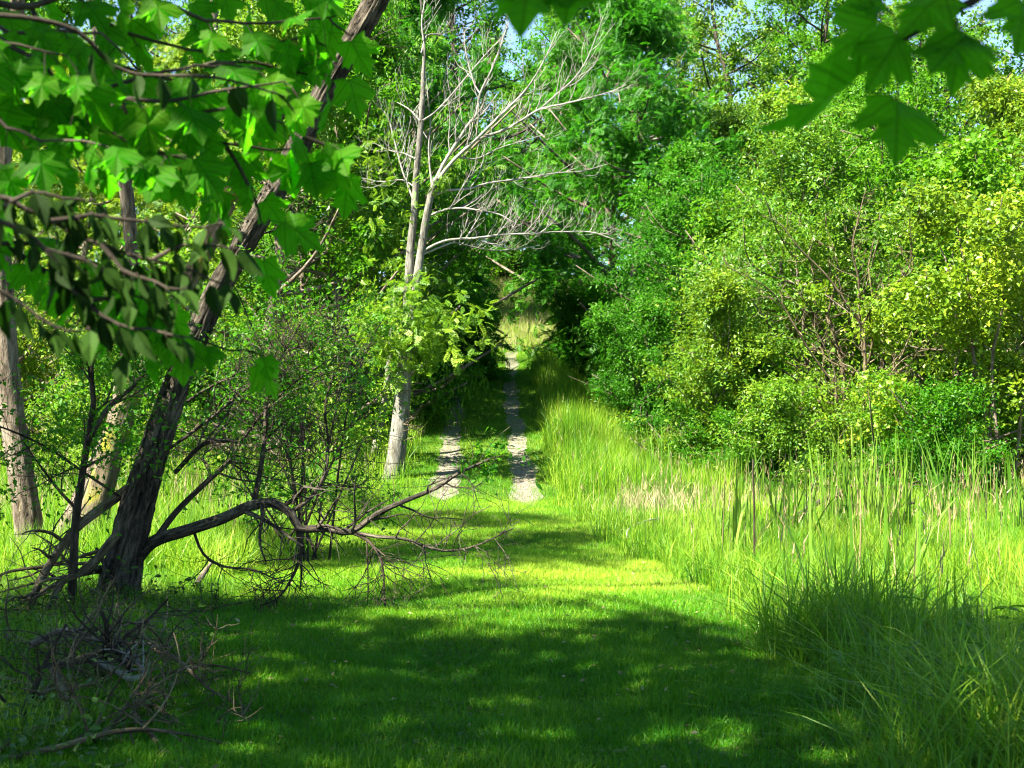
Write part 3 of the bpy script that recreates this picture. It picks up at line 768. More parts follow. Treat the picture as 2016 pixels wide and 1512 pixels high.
BR = [
    (zp([(560, 1040), (620, 920), (700, 790), (760, 700), (800, 650), (822, 530), (885, 400), (935, 270), (975, 150), (1005, 90)]), 5.2, -0.4, 13),
    (zp([(572, 1030), (680, 900), (800, 790), (930, 660), (1050, 545), (1130, 440), (1200, 310), (1255, 180)]), 5.2, -0.9, 14),
    (zp([(800, 790), (950, 740), (1060, 680), (1160, 620), (1290, 590), (1420, 560), (1560, 520), (1650, 480)]), 3.8, -1.5, 16),
    (zp([(1160, 620), (1250, 540), (1350, 450), (1420, 350), (1470, 230), (1520, 90)]), 2.4, -1.0, 13),
    (zp([(555, 1105), (640, 1080), (760, 1070), (860, 1040), (1000, 1020), (1130, 1000), (1260, 980), (1400, 970), (1545, 930)]), 3.6, 0.6, 16),
    (zp([(530, 1225), (620, 1190), (720, 1180), (830, 1195), (930, 1215), (1010, 1260)]), 3.2, -0.8, 12),
    (zp([(490, 1430), (560, 1390), (650, 1360), (800, 1350), (950, 1330), (1100, 1325), (1250, 1315), (1440, 1315), (1530, 1340), (1605, 1365)]), 3.8, -0.4, 20),
    (zp([(500, 1440), (600, 1400), (680, 1375), (780, 1400), (900, 1420), (1040, 1410), (1160, 1390)]), 2.8, 0.9, 12),
    (zp([(548, 1050), (537, 950), (530, 830), (540, 700), (530, 600), (520, 480)]), 3.2, 0.2, 9),
    (zp([(442, 1130), (392, 1000), (362, 900), (336, 800), (310, 700), (278, 630)]), 3.0, 0.4, 12),
    (zp([(480, 685), (420, 620), (350, 580)]), 2.6, 0.3, 6),
    (zp([(495, 685), (560, 640), (640, 560), (740, 440), (860, 300), (940, 220)]), 3.0, 0.8, 13),
    (zp([(822, 530), (790, 480), (760, 380), (740, 290), (735, 180), (790, 130)]), 2.4, 0.3, 8),
    (zp([(455, 900), (390, 870), (300, 850), (200, 800)]), 2.2, 0.6, 8),
    (zp([(448, 1060), (380, 1020), (260, 1030), (160, 1010)]), 2.2, 0.4, 8),
    (zp([(740, 720), (680, 640), (645, 600)]), 2.0, -0.4, 5),
    (zp([(488, 300), (520, 200), (600, 190), (640, 120)]), 2.4, 0.5, 8),
    (zp([(500, 230), (490, 120), (505, 20), (498, -60)]), 2.6, 0.1, 8),
    (zp([(700, 890), (800, 900), (930, 840), (1060, 800), (1180, 765)]), 2.4, 1.0, 11),
]
for pp, r0, dd, kids in BR:
    mb = MB(); pp = [(a - 0, b) for a, b in pp]
    P = pxpath(pp, dG - 0.05, dG + dd)
    bough(mb, P, (r0 * 0.78 * dG / F, 0.008), 6, 0.12, int(kids * 0.95), 1.0, 2, (0.05, 0, 0.30), 0.16, None, 0.18, 0.75, 0.45)
    child('bough', mb, M['dead_white'], t, True)
mb = MB()   # dead spray on the lower trunk
for k in range(7):
    bough(mb, walk(at(795 + R.uniform(-4, 4), R.uniform(820, 870), dG - 0.15), (0.9, -0.3, R.uniform(-0.3, 0.5)), 0.5, 4, 0.2), (0.010, 0.003), 4, 0.1, 5, 0.25, 1)
child('dead_spray', mb, M['dead'], t, True)
mb = MB()
cs = np.array([at(px, py, dG + R.uniform(-1.3, 1.0)) for px, py in [(R.normal(805, 62), R.normal(645, 45)) for _ in range(75)]])
sprays(mb, cs, R.uniform(0.25, 0.5, len(cs)), 4, 6, 0.17, 'lace', 0.3, 0.8, 0.6, 0.05)
cs = np.array([at(px, py, dG + R.uniform(-0.5, 1.2)) for px, py in [(R.normal(760, 30), R.uniform(180, 560)) for _ in range(26)] + [(R.normal(900, 50), R.normal(350, 26)) for _ in range(12)]])
sprays(mb, cs, R.uniform(0.2, 0.4, len(cs)), 2, 5, 0.15, 'lace', 0.35, 0.8, 0.5, 0.05)
cs = at(700, 520, dG)
child('crown', mb, M['fresh'], t)

# ------------------------------------------------------------------ near maples: boughs in view, crowns overhead
def petiole_leaves(tw, lv, kind, Q, T, gap, size, pet, face=0.5, hang=0.9, start=0.12, tint=0.5, alternate=False):
    L = np.concatenate([[0], np.cumsum(np.linalg.norm(np.diff(Q, axis=0), axis=1))])
    s = L[-1] * start
    P, A, Nn, Z, Tn = [], [], [], [], []
    k = 0
    while s < L[-1]:
        i = min(len(Q) - 1, int(np.searchsorted(L, s)))
        for sg in ((1,) if alternate and k % 2 else (-1,) if alternate else (-1, 1)):
            sd = unit(np.cross(T[i], [0, 0.25, 1]) * sg + R.normal(0, 0.45, 3))
            d = unit(sd * 0.8 + T[i] * 0.45 + np.array([0, 0, -0.25]))
            e = Q[i] + d * pet * R.uniform(0.6, 1.3) + np.array([0, 0, -pet * 0.25])
            tube(tw, [Q[i], (Q[i] + e) / 2 + [0, 0, 0.006], e], (0.0013, 0.0010), 3, 0.05)
            a = unit(d * 0.55 + np.array([0, 0, -hang]) + R.normal(0, 0.3, 3))
            nn = np.array([0, -face, 0.55]) + R.normal(0, 0.38, 3)
            P.append(e); A.append(a); Nn.append(nn); Z.append(size * R.uniform(0.7, 1.2)); Tn.append(np.clip(R.normal(tint, 0.24), 0, 1))
        s += gap * R.uniform(0.7, 1.3); k += 1
    add_leaves(lv, kind, np.array(P), np.array(A), np.array(Nn), np.array(Z), np.array(Tn))


mA = thing('maple_tree', 'broad maple holding big lobed leaves across the upper corner above the leaning trunk', 'tree', on(-2.9, 2.4))
mB = thing('maple_tree', 'maple whose few close soft leaves hang into the top corner opposite the leaning tree', 'tree', on(3.4, 1.0))
mC = thing('dogwood_tree', 'small tree with drooping rows of dark oval leaves under the maple leaves', 'tree', on(-2.6, 1.5))

# mA
mbt, tw, lv = MB(), MB(), MB()
trA = [on(-2.9, 2.4, -0.1), on(-2.85, 2.4, 0.8), on(-2.75, 2.3, 2.0), on(-2.6, 2.2, 3.4), on(-2.9, 2.0, 5.0), on(-3.2, 1.6, 7.0), on(-3.4, 1.2, 9.0)]
tube(mbt, trA, (0.20, 0.05), 20, 0.12, furrow=0.1)
TW = [
    ([(-420, -60), (-200, -20), (0, 12), (60, 10), (150, -10), (300, 0), (400, 36), (480, 43), (600, 38), (670, 30)], 3.3, 3.4),
    ([(-420, -60), (-150, 60), (0, 126), (60, 160), (130, 182), (200, 190), (240, 205), (340, 252), (440, 281), (530, 293), (610, 296)], 3.0, 3.3),
    ([(0, 75), (60, 110), (110, 150), (170, 220), (230, 270), (330, 310)], 3.1, 3.0),
    ([(60, 10), (100, 60), (190, 110), (290, 150), (400, 170), (500, 185), (560, 200)], 3.4, 3.5),
    ([(150, -10), (200, 40), (280, 75), (370, 95), (470, 100), (580, 75), (640, 90)], 3.3, 3.5),
    ([(340, 252), (400, 220), (470, 215), (560, 245), (600, 270)], 3.2, 3.3),
    ([(440, 281), (470, 320), (490, 370), (505, 410), (515, 440)], 3.2, 3.2),
    ([(300, 0), (350, -20), (450, -10), (560, -25), (650, -10)], 3.4, 3.6),
    ([(130, 182), (220, 165), (330, 140), (420, 130), (520, 135)], 3.1, 3.2),
    ([(0, 126), (-30, 200), (10, 250), (80, 270), (160, 280), (240, 300)], 3.0, 2.9),
    ([(-300, 430), (-150, 450), (0, 480), (100, 540), (180, 590), (240, 630), (330, 650), (420, 680), (520, 700)], 3.2, 3.5),
    ([(0, 480), (70, 480), (150, 500), (230, 540), (300, 580)], 3.2, 3.3),
    ([(180, 590), (240, 590), (320, 620), (400, 650)], 3.3, 3.4),
    ([(-60, 20), (20, 60), (120, 60), (200, 70), (260, 120)], 3.1, 3.2),
    ([(200, 190), (280, 200), (380, 190), (480, 170), (560, 160)], 3.0, 3.1),
    ([(-100, 290), (-40, 330), (-10, 360)], 3.0, 2.9),
    ([(400, 130), (480, 120), (560, 140), (640, 150)], 3.3, 3.5),
    ([(560, -25), (620, 0), (660, 40), (690, 70)], 3.4, 3.5),
    ([(0, 126), (60, 200), (120, 225), (200, 240)], 3.1, 3.1),
    ([(240, 205), (300, 290), (370, 315), (450, 330)], 3.0, 3.1),
    ([(600, 270), (640, 285), (690, 310)], 3.3, 3.3),
    ([(-200, -20), (-60, 60), (40, 90), (130, 110)], 2.9, 2.9),
]
limb0 = at(-420, -60, 3.2)
tube(mbt, [trA[3], (np.array(trA[3]) + limb0) / 2 + [0, 0, 0.06], limb0], (0.05, 0.022), 8, 0.08)
limb1 = at(-300, 430, 3.2)
tube(mbt, [trA[2], (np.array(trA[2]) + limb1) / 2 + [0, 0, 0.08], limb1], (0.04, 0.016), 8, 0.08)
for k, (pp, d0, d1) in enumerate(TW):
    Q, rr, T = tube(tw, pxpath(pp, d0, d1), (0.011 if k in (0, 1, 10) else 0.006, 0.002), 6, 0.04, wob=0.003)
    petiole_leaves(tw, lv, 'maple', Q, T, 0.095, 0.094, 0.06, 0.6, 0.8, 0.1 if k not in (0, 1, 10) else 0.22)

MA = dict(t=mA, trunk=mbt, tw=tw, lv=lv, top=np.array(trA))

# mB: hand placed leaves (photo centre, size px, tip angle from straight down, face tilt)
mbt2, tw2, lv2 = MB(), MB(), MB()
trB = [on(3.4, 1.0, -0.1), on(3.4, 1.0, 1.0), on(3.3, 1.05, 2.2), on(3.2, 1.0, 3.6), on(3.4, 0.4, 5.5), on(3.2, -0.4, 7.5), on(3.0, -1.0, 9.0)]
tube(mbt2, trB, (0.17, 0.05), 18, 0.12, furrow=0.1)
DB = 2.0
sp = [at(2700, -420, 1.7), at(2350, -200, 1.9), at(2100, -70, DB), at(1950, -15, DB), at(1850, 35, DB), at(1770, 80, DB), at(1690, 130, DB), at(1600, 172, DB)]
tube(mbt2, [trB[2], (np.array(trB[2]) + sp[0]) / 2 + [0, 0, 0.1], sp[0]], (0.035, 0.012), 8, 0.06)
tube(tw2, sp, (0.011, 0.0022), 7, 0.03, wob=0.002)
sp2 = [at(2350, -200, 1.9), at(1900, -170, 1.9), at(1500, -120, 1.95), at(1200, -75, 2.0), at(1080, -55, 2.0)]
tube(tw2, sp2, (0.007, 0.002), 6, 0.03, wob=0.002)
HL = [  # attach point on the twig, leaf base px, tip px, face normal, size factor
    ((1770, 80), (1765, 203), (1742, 325), (0.05, -0.75, 0.75), 1.25),
    ((1850, 35), (1890, 66), (1868, 190), (0.15, -0.9, 0.4), 1.05),
    ((1850, 35), (1905, 80), (1800, 140), (-0.5, -0.7, 0.5), 1.15),
    ((1690, 130), (1668, 160), (1512, 280), (0.56, -0.30, -0.74), 1.0),
    ((1690, 130), (1720, 40), (1632, 135), (0.45, -0.7, -0.3), 1.0),
    ((1770, 80), (1765, 75), (1712, 175), (0.3, -0.8, 0.4), 1.0),
    ((1950, -15), (2010, 10), (1985, 115), (0.1, -1, 0.2), 1.2),
    ((1770, 80), (1735, 5), (1660, 0), (-0.3, -0.7, 0.7), 1.0),
    ((1850, 35), (1860, -10), (1765, 60), (-0.3, -0.7, 0.6), 1.0),
]
P, A, Nn, Z = [], [], [], []
for (ax, ay), (bx, by), (tx, ty), nn, f in HL:
    e, tp = at(bx, by, DB - 0.05), at(tx, ty, DB - 0.07)
    tube(tw2, [at(ax, ay, DB), (at(ax, ay, DB) + e) / 2 + [0, -0.01, 0.01], e], (0.0016, 0.0013), 5, 0.02)
    l_ = np.linalg.norm(tp - e); P.append(e); A.append(tp - e + np.array([0, -l_ * math.sqrt(max(0, f * f - 1)), 0])); Nn.append(nn); Z.append(l_ * f)
for (bx, by), (tx, ty), nn in [((1052, -50), (1012, 82), (-0.25, -0.6, 0.75)), ((1130, -50), (1100, 60), (-0.2, -0.6, 0.75)), ((1120, -50), (1165, 2), (0, -0.6, 0.75))]:
    e, tp = at(bx, by, 1.95), at(tx, ty, 1.93)
    tube(tw2, [at(1080, -55, 2.0), (at(1080, -55, 2.0) + e) / 2, e], (0.0015, 0.0012), 4, 0.02)
    l_ = np.linalg.norm(tp - e); P.append(e); A.append(tp - e + np.array([0, -0.85 * l_, 0])); Nn.append(nn); Z.append(l_ * 1.3)
Z = np.array(Z)
add_leaves(lv2, 'maple', np.array(P), np.array(A), np.array(Nn, float), Z, np.full(len(P), 0.5))
MBT = dict(t=mB, trunk=mbt2, tw=tw2, lv=lv2, top=np.array(trB))

# mC: dark oval leaves
mbt3, tw3, lv3 = MB(), MB(), MB()
trC = [on(-2.6, 1.5, -0.1), on(-2.5, 1.5, 0.7), on(-2.35, 1.6, 1.5), on(-2.2, 1.75, 2.0), on(-2.3, 1.7, 2.7)]
tube(mbt3, trC, (0.06, 0.02), 12, 0.08, furrow=0.05)
TC = [
    ([(-700, 330), (-300, 340), (-80, 360), (20, 398), (100, 435), (200, 482), (300, 512), (380, 535), (440, 560)], 2.5, 2.6),
    ([(100, 435), (150, 432), (200, 424), (280, 438), (370, 445), (430, 440)], 2.5, 2.6),
    ([(-700, 330), (-250, 400), (-60, 430), (20, 440), (90, 492), (140, 545), (190, 610), (240, 690)], 2.4, 2.5),
    ([(90, 492), (160, 590), (230, 636), (320, 655), (380, 665)], 2.45, 2.5),
    ([(-500, 480), (-200, 520), (-60, 545), (30, 590), (100, 640), (170, 650)], 2.2, 2.3),
    ([(200, 482), (240, 530), (300, 555), (360, 570)], 2.5, 2.45),
    ([(20, 398), (60, 380), (120, 390), (180, 395)], 2.5, 2.55),
    ([(90, 492), (130, 500), (200, 530), (260, 580), (330, 600)], 2.45, 2.5),
    ([(300, 512), (340, 490), (400, 480), (460, 490)], 2.55, 2.6),
]
for p0 in (at(-700, 330, 2.5), at(-500, 480, 2.2)):
    tube(mbt3, [trC[2], (np.array(trC[2]) + p0) / 2, p0], (0.02, 0.010), 6, 0.06)
for k, (pp, d0, d1) in enumerate(TC):
    Q, rr, T = tube(tw3, pxpath(pp, d0, d1), (0.008 if k in (0, 2) else 0.005, 0.0018), 6, 0.03, wob=0.002)
    petiole_leaves(tw3, lv3, 'ovate', Q, T, 0.034, 0.058, 0.012, 0.1, 1.0, 0.35 if k in (0, 2, 4) else 0.1)
# a few dark leaves high among the maple leaves
Q, rr, T = tube(tw3, pxpath([(-300, 40), (0, 30), (150, 60), (200, 110), (260, 145), (400, 150), (480, 165), (560, 190)], 2.7, 2.9), (0.006, 0.002), 6, 0.03)
petiole_leaves(tw3, lv3, 'ovate', Q, T, 0.075, 0.068, 0.012, 0.1, 1.0, 0.5)
tube(mbt3, [trC[4], at(-300, 40, 2.7)], (0.014, 0.006), 6, 0.06)
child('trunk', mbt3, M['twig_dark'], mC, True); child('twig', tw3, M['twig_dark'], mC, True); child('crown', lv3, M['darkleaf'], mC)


# overhead crowns: unseen leaf sprays shaped to cast the shade drawn in SHADE
def inpoly(x, y, poly):
    c = np.zeros(len(x), bool); n = len(poly)
    for i in range(n):
        x1, y1 = poly[i]; x2, y2 = poly[(i + 1) % n]
        k = ((y1 > y) != (y2 > y)) & (x < (x2 - x1) * (y - y1) / (y2 - y1 + 1e-9) + x1)
        c ^= k
    return c


SHADE = [  # wanted shade outlines; the crown sprays are built to cast them
    [(-900, 1205), (-100, 1185), (250, 1180), (480, 1185), (620, 1200), (740, 1222), (850, 1242), (1000, 1262), (1110, 1255), (1200, 1270), (1290, 1218), (1350, 1215), (1420, 1265), (1500, 1325), (1550, 1275), (1700, 1255), (2300, 1265), (3200, 1300), (3200, 6000), (-1500, 6000)],
    [(540, 1080), (900, 1070), (1175, 1082), (1190, 1114), (1050, 1120), (900, 1104), (760, 1116), (560, 1118)],
    [(620, 1012), (880, 1007), (1090, 1013), (1140, 1032), (1000, 1040), (900, 1042), (700, 1040)],
]
LIT = [[(1200, 1305), (1290, 1292), (1370, 1305), (1330, 1340), (1230, 1340)], [(760, 1465), (960, 1460), (970, 1490), (780, 1495)]]
gx, gy = np.meshgrid(np.arange(-9, 10, 0.39), np.arange(-2.5, 27, 0.39))
gx = gx.ravel() + R.normal(0, 0.1, gx.size); gy = gy.ravel() + R.normal(0, 0.1, gy.size)
g_z = gz(gx, gy)
yy = np.maximum(gy, 0.6)
ppx = CX + gx / yy * F; ppy = CY + (CAMZ - g_z) / yy * F
near = (gy < 3) & (np.abs(gx) < 9)
ins = np.zeros(len(gx), int) - 1
for k, pl in enumerate(SHADE): ins[inpoly(ppx, ppy, pl)] = k
ins[near] = 0
lit = np.zeros(len(gx), bool)
for pl in LIT: lit |= inpoly(ppx, ppy, pl)
keep = (ins >= 0) & ~lit
# keep spray positions inside the shade outlines, off the lit flecks
gx, gy, g_z, ins, ppx, ppy = gx[keep], gy[keep], g_z[keep], ins[keep], ppx[keep], ppy[keep]
h = np.where(ins == 0, R.uniform(6.3, 9.5, len(gx)), R.uniform(9.0, 12.0, len(gx)))
h = np.maximum(h, 4.5 + 0.62 * gy)
cp = np.stack([gx, gy, g_z], 1) + S[None] * (h / S[2])[:, None]
lim = (cp[:, 2] - CAMZ > 0.33 * np.maximum(cp[:, 1], 0) + 0.9)
cp, ins = cp[lim], ins[lim]
# a second, thinner layer thickens the shade where it is deepest
SUNNY = [(at(1040, 0, 1.95), 1.75)]  # sprays cleared along this sun ray to light the top leaf
ok = np.ones(len(cp), bool)
for q, qr in SUNNY:
    v_ = cp - q; ok &= np.linalg.norm(v_ - S[None] * (v_ @ S)[:, None], axis=1) > qr
cp, ins = cp[ok], ins[ok]
for q in (at(1600, 205, DB), at(1660, 100, DB), at(1750, 260, DB), at(1840, 120, DB), at(1960, 60, DB)):
    cp = np.vstack([cp, [q + S * R.uniform(5.6, 8.0) + R.normal(0, 0.12, 3) for _ in range(2)]]); ins = np.append(ins, [0, 0])  # extra unseen sprays added up-sun to shade the close maple leaves
deep = R.uniform(0, 1, len(cp)) < 0.9
cp2 = cp[deep] + S[None] * R.uniform(0.8, 2.2, deep.sum())[:, None] + R.normal(0, 0.12, (deep.sum(), 3))
own = np.argmin(np.stack([np.linalg.norm(cp[:, :2] - [-3.2, 1.6], axis=1), np.linalg.norm(cp[:, :2] - [3.2, -0.4], axis=1), np.linalg.norm(cp[:, :2] - [-1.5, 11.0], axis=1)]), 0)
own2 = own[deep]
for k, (tr_mb, lv_mb, top, sz_, kd) in enumerate([(mbt, lv, np.array(trA), 0.15, 'round'), (mbt2, lv2, np.array(trB), 0.15, 'round'), (None, LEAN_CROWN, trunkQ[-60:], 0.11, 'leaf')]):
    cs = cp[own == k]; cs2 = cp2[own2 == k]
    if len(cs) == 0: continue
    allc = np.vstack([cs, cs2])
    cmb = MB()
    sprays(lv_mb, allc, R.uniform(0.35, 0.6, len(allc)), 6, 10, sz_, kd, 0.15, 0.9, 0.35, 0.05)
    # limbs: group the sprays by direction and run a limb to each group
    tgt = tr_mb if tr_mb is not None else MB()
    ang = np.arctan2(cs[:, 1] - top[-3, 1], cs[:, 0] - top[-3, 0])
    for b in np.unique(np.floor(ang / 0.5)):
        grp = cs[np.floor(ang / 0.5) == b]
        far = grp[np.argmax(np.linalg.norm(grp - top[-3], axis=1))]
        i0 = np.argmin(np.abs(top[:, 2] - max(top[0, 2] + 0.3, far[2] - 3.0)))
        s0 = top[i0]
        q, rr, _ = tube(tgt, [s0, s0 * 0.6 + far * 0.4 + [0, 0, 0.5], far], (0.06, 0.012), 7, 0.3)
        for c in grp[::3]:
            j = np.argmin(np.linalg.norm(q - c, axis=1))
            j = max(0, j - 3)
            tube(tgt, [q[j], (q[j] + c) / 2 + R.normal(0, 0.08, 3), c], (0.014, 0.004), 4, 0.3)
    if tr_mb is None: child('bough', tgt, M['bark_dark'], LEAN_T, True)
for d_ in (MA, MBT):
    child('trunk', d_['trunk'], M['bark_mid'], d_['t'], True); child('twig', d_['tw'], M['twig_dark'], d_['t'], True); child('crown', d_['lv'], M['maple'], d_['t'])
child('crown', LEAN_CROWN, M['mid'], LEAN_T)
#@@END


#@@WOODS
# ------------------------------------------------------------------ woods
PR = {
    'oak': tree_proto(1, 13, 4.6, 0.10, 30, 6, 11, 16, 'leaf', 0.155, 0.22, dead=0.12),
    'walnut': tree_proto(2, 14, 4.8, 0.16, 32, 6, 8, 8, 'lace', 0.25, 0.20, droop=0.2, squash=0.5, up=0.9, dead=0.12),
    'umbrella': tree_proto(22, 8.6, 3.3, 0.46, 44, 5, 10, 15, 'leaf', 0.105, 0.12, stems=2, droop=0.25, squash=0.5, bark='bark_mid', dead=0.22),
    'high_walnut': tree_proto(21, 14, 4.8, 0.19, 32, 6, 8, 8, 'lace', 0.25, 0.20, droop=0.2, squash=0.5, up=0.9, dead=0.12),
    'willow': tree_proto(3, 12, 3.8, 0.12, 36, 6, 8, 13, 'slim', 0.17, 0.18, droop=0.7, hang=0.35, up=0.4),
    'locust': tree_proto(4, 13, 4.2, 0.14, 36, 6, 6, 5, 'lace', 0.24, 0.17, droop=0.25, squash=0.45),
    'elm': tree_proto(5, 12, 4.2, 0.08, 32, 6, 12, 17, 'leaf', 0.125, 0.17, squash=0.5, dead=0.2),
    'tall': tree_proto(6, 19, 5.2, 0.22, 44, 6, 8, 12, 'leaf', 0.17, 0.26, bark='bark_dark'),
    'bush': tree_proto(7, 4.6, 1.9, 0.06, 44, 6, 11, 16, 'leaf', 0.088, 0.09, stems=5, twl=0.44, droop=0.15, dead=0.2),
    'broad_bush': tree_proto(8, 5.2, 2.6, 0.05, 38, 6, 12, 16, 'round', 0.088, 0.10, stems=6, twl=0.5, droop=0.2, squash=0.45, dead=0.24),
    'twiggy_bush': tree_proto(9, 5.4, 2.3, 0.12, 64, 5, 7, 11, 'leaf', 0.08, 0.12, stems=6, twl=0.42, bark='dead', dead=0.5),
    'low_bush': tree_proto(10, 2.0, 1.7, 0.05, 44, 6, 9, 13, 'leaf', 0.068, 0.05, stems=5, twl=0.34, droop=0.2, bark='dead'),
    'fern_shrub': tree_proto(12, 3.2, 1.5, 0.1, 26, 5, 4, 5, 'pinnate', 0.32, 0.06, stems=3, twl=0.45, droop=0.3, squash=0.5),
}
T_, G1, G2, G3 = place, 'tall trees on the slope behind the track', 'trees crowding the shaded track', 'bushes along the wet meadow'
# right bank of bushes
T_(PR['bush'], 'rounded_bush', 'rounded light green bush bulging beside the shaded track', 'bush', 1425, 30, s=1.0, rz=0.4, leaf='yellow', group=G3)
T_(PR['twiggy_bush'], 'twiggy_bush', 'tall bush full of bare grey branches in the middle of the bank', 'bush', 1665, 31.5, s=1.20, rz=2.2, leaf='fresh', group=G3)
T_(PR['broad_bush'], 'yellow_bush', 'big yellowish bush filling the picture edge behind the cattails', 'bush', 1930, 28.5, s=1.25, rz=1.1, leaf='yellow', group=G3)
T_(PR['broad_bush'], 'yellow_bush', 'taller green bush behind the big yellowish one', 'bush', 1850, 34, s=1.6, rz=3.1, leaf='mid', group=G3)
T_(PR['low_bush'], 'low_bush', 'low spreading bush with dead stems below the twiggy bush', 'bush', 1600, 28.8, s=1.1, rz=0.2, leaf='fresh', group=G3)
T_(PR['low_bush'], 'low_bush', 'low green bush reaching down behind the cattails', 'bush', 1790, 27.6, s=1.15, rz=1.9, leaf='mid', group=G3)
T_(PR['low_bush'], 'low_bush', 'low bush sprawling at the foot of the rounded bush', 'bush', 1420, 29.0, s=0.85, rz=2.9, leaf='mid', group=G3)
T_(PR['bush'], 'shaded_bush', 'dark green bush leaning from the bank over the tall verge grass', 'bush', 1270, 35.5, s=0.85, rz=1.9, leaf='deep', group=G3)
T_(PR['umbrella'], 'overhanging_tree', 'leafy tree hanging over the dark hollow between the rounded bush and the dead boughs', 'tree', 1570, 34, s=1.0, rz=0.9, leaf='fresh', group=G3)
T_(PR['umbrella'], 'overhanging_tree', 'leafy tree arching over the dark gap at the tunnel side of the rounded bush', 'tree', 1325, 39, s=0.95, rz=2.9, leaf='deep', group=G3)
T_(PR['umbrella'], 'overhanging_tree', 'leafy tree spreading above the twiggy bush', 'tree', 1770, 36, s=1.25, rz=4.2, leaf='mid', group=G3)
T_(PR['bush'], 'tall_bush', 'tall green bush arching behind the rounded bush', 'bush', 1470, 38, s=1.6, rz=5.0, leaf='mid', group=G3)
T_(PR['willow'], 'willow_tree', 'pale narrow leaved willow rising over the bank of bushes', 'tree', 1700, 39, s=0.72, rz=0.6, leaf='pale', group=G1)
# trees over the bank
T_(PR['elm'], 'elm_tree', 'bright crowned elm beside the sky gap over the bushes', 'tree', 1430, 46, s=0.95, rz=0.7, leaf='fresh', group=G1)
T_(PR['elm'], 'elm_tree', 'leafy elm with dark limbs in front of the sky', 'tree', 1650, 45, s=0.98, rz=2.7, leaf='mid', group=G1)
T_(PR['oak'], 'oak_tree', 'oak behind the yellow bushes at the picture edge', 'tree', 1960, 40, s=0.9, rz=4.0, leaf='yellow', group=G1)
T_(PR['elm'], 'elm_tree', 'elm standing over the dark hollow of the bank', 'tree', 1800, 50, s=0.95, rz=4.4, leaf='fresh', group=G1)
T_(PR['oak'], 'oak_tree', 'sunlit oak between the tall green bush and the elms', 'tree', 1545, 47, s=0.95, rz=5.5, leaf='fresh', group=G1)
T_(PR['oak'], 'oak_tree', 'oak rising just behind the taller green bush', 'tree', 1770, 42, s=0.85, rz=0.2, leaf='mid', group=G1)
T_(PR['oak'], 'oak_tree', 'green oak behind the pale willow', 'tree', 1640, 53, s=1.1, rz=1.9, leaf='mid', group=G1)
T_(PR['walnut'], 'walnut_tree', 'deep green walnut arching its dark crown over the track', 'tree', 1255, 43.5, s=1.0, rz=0.3, leaf='deep', group=G2)
T_(PR['high_walnut'], 'walnut_tree', 'tall walnut behind the bare pale boughs', 'tree', 1185, 49, s=1.1, rz=1.7, leaf='deep', group=G2)
T_(PR['oak'], 'oak_tree', 'bluish green oak between the walnut and the bushes', 'tree', 1345, 41, s=0.72, rz=2.0, leaf='deep', group=G2)
T_(PR['locust'], 'locust_tree', 'feathery bright locust high above the walnut', 'tree', 1250, 56, s=1.2, rz=3.0, leaf='mid', group=G1)
# left of the track
T_(PR['high_walnut'], 'walnut_tree', 'walnut spreading over the gap where the field shows', 'tree', 800, 40, s=0.95, rz=5.2, leaf='deep', group=G2)
T_(PR['willow'], 'willow_tree', 'willow trailing narrow leaves behind the forked bare tree', 'tree', 735, 35.5, s=0.98, rz=1.0, leaf='mid', group=G2)
T_(PR['elm'], 'elm_tree', 'elm in shade between the willow and the leaning trunk', 'tree', 600, 36, s=0.8, rz=3.6, leaf='mid', group=G2)
T_(PR['oak'], 'ash_tree', 'leafy tree shading the ruts from behind the arching shrub', 'tree', 545, 31.5, s=0.85, rz=0.5, leaf='fresh', group=G2)
T_(PR['oak'], 'ash_tree', 'leafy tree close behind the forked bare tree', 'tree', 655, 34.5, s=0.9, rz=3.5, leaf='mid', group=G2)
T_(PR['walnut'], 'walnut_tree', 'dense walnut shading the tunnel from the meadow side', 'tree', 590, 39, s=0.9, rz=2.5, leaf='mid', group=G2)
T_(PR['locust'], 'locust_tree', 'sunlit yellow green locust behind the dark oval leaves', 'tree', 190, 37, s=0.9, rz=0.9, leaf='yellow', group=G1)
T_(PR['locust'], 'locust_tree', 'yellow green locust rising behind the leaning trunk', 'tree', 400, 42, s=1.0, rz=2.5, leaf='yellow', group=G1)
T_(PR['elm'], 'elm_tree', 'elm lit by the sun at the meadow end behind the pale trunk', 'tree', 20, 34, s=0.8, rz=2.1, leaf='yellow', group=G1)
T_(PR['oak'], 'oak_tree', 'oak closing the view behind the sunlit locusts', 'tree', 250, 52, s=1.0, rz=1.0, leaf='mid', group=G1)
T_(PR['bush'], 'meadow_bush', 'leafy bush behind the mossy trunk in the long grass', 'bush', 180, 26, s=0.72, rz=0.4, leaf='fresh', group='bushes in the shade of the leaning tree')
T_(PR['broad_bush'], 'meadow_bush', 'wide bush at the meadow end by the grey trunk', 'bush', 360, 33, s=0.85, rz=2.4, leaf='mid', group='bushes in the shade of the leaning tree')
T_(PR['bush'], 'meadow_bush', 'leafy bush behind the arching dark bough', 'bush', 560, 32, s=0.85, rz=4.0, leaf='fresh', group='bushes in the shade of the leaning tree')
T_(PR['bush'], 'track_bush', 'dark bush right against the forked bare tree', 'bush', 690, 33.5, s=0.75, rz=5.0, leaf='mid', group='bushes in the shade of the leaning tree')
T_(PR['fern_shrub'], 'walnut_sapling', 'walnut sapling drooping over the rut at the tunnel mouth', 'sapling', 925, 42.5, s=1.1, rz=0.6, leaf='deep', group=G2)
T_(PR['fern_shrub'], 'walnut_sapling', 'walnut sapling in deep shade behind the forked tree', 'sapling', 815, 37.5, s=0.8, rz=2.6, leaf='deep', group=G2)
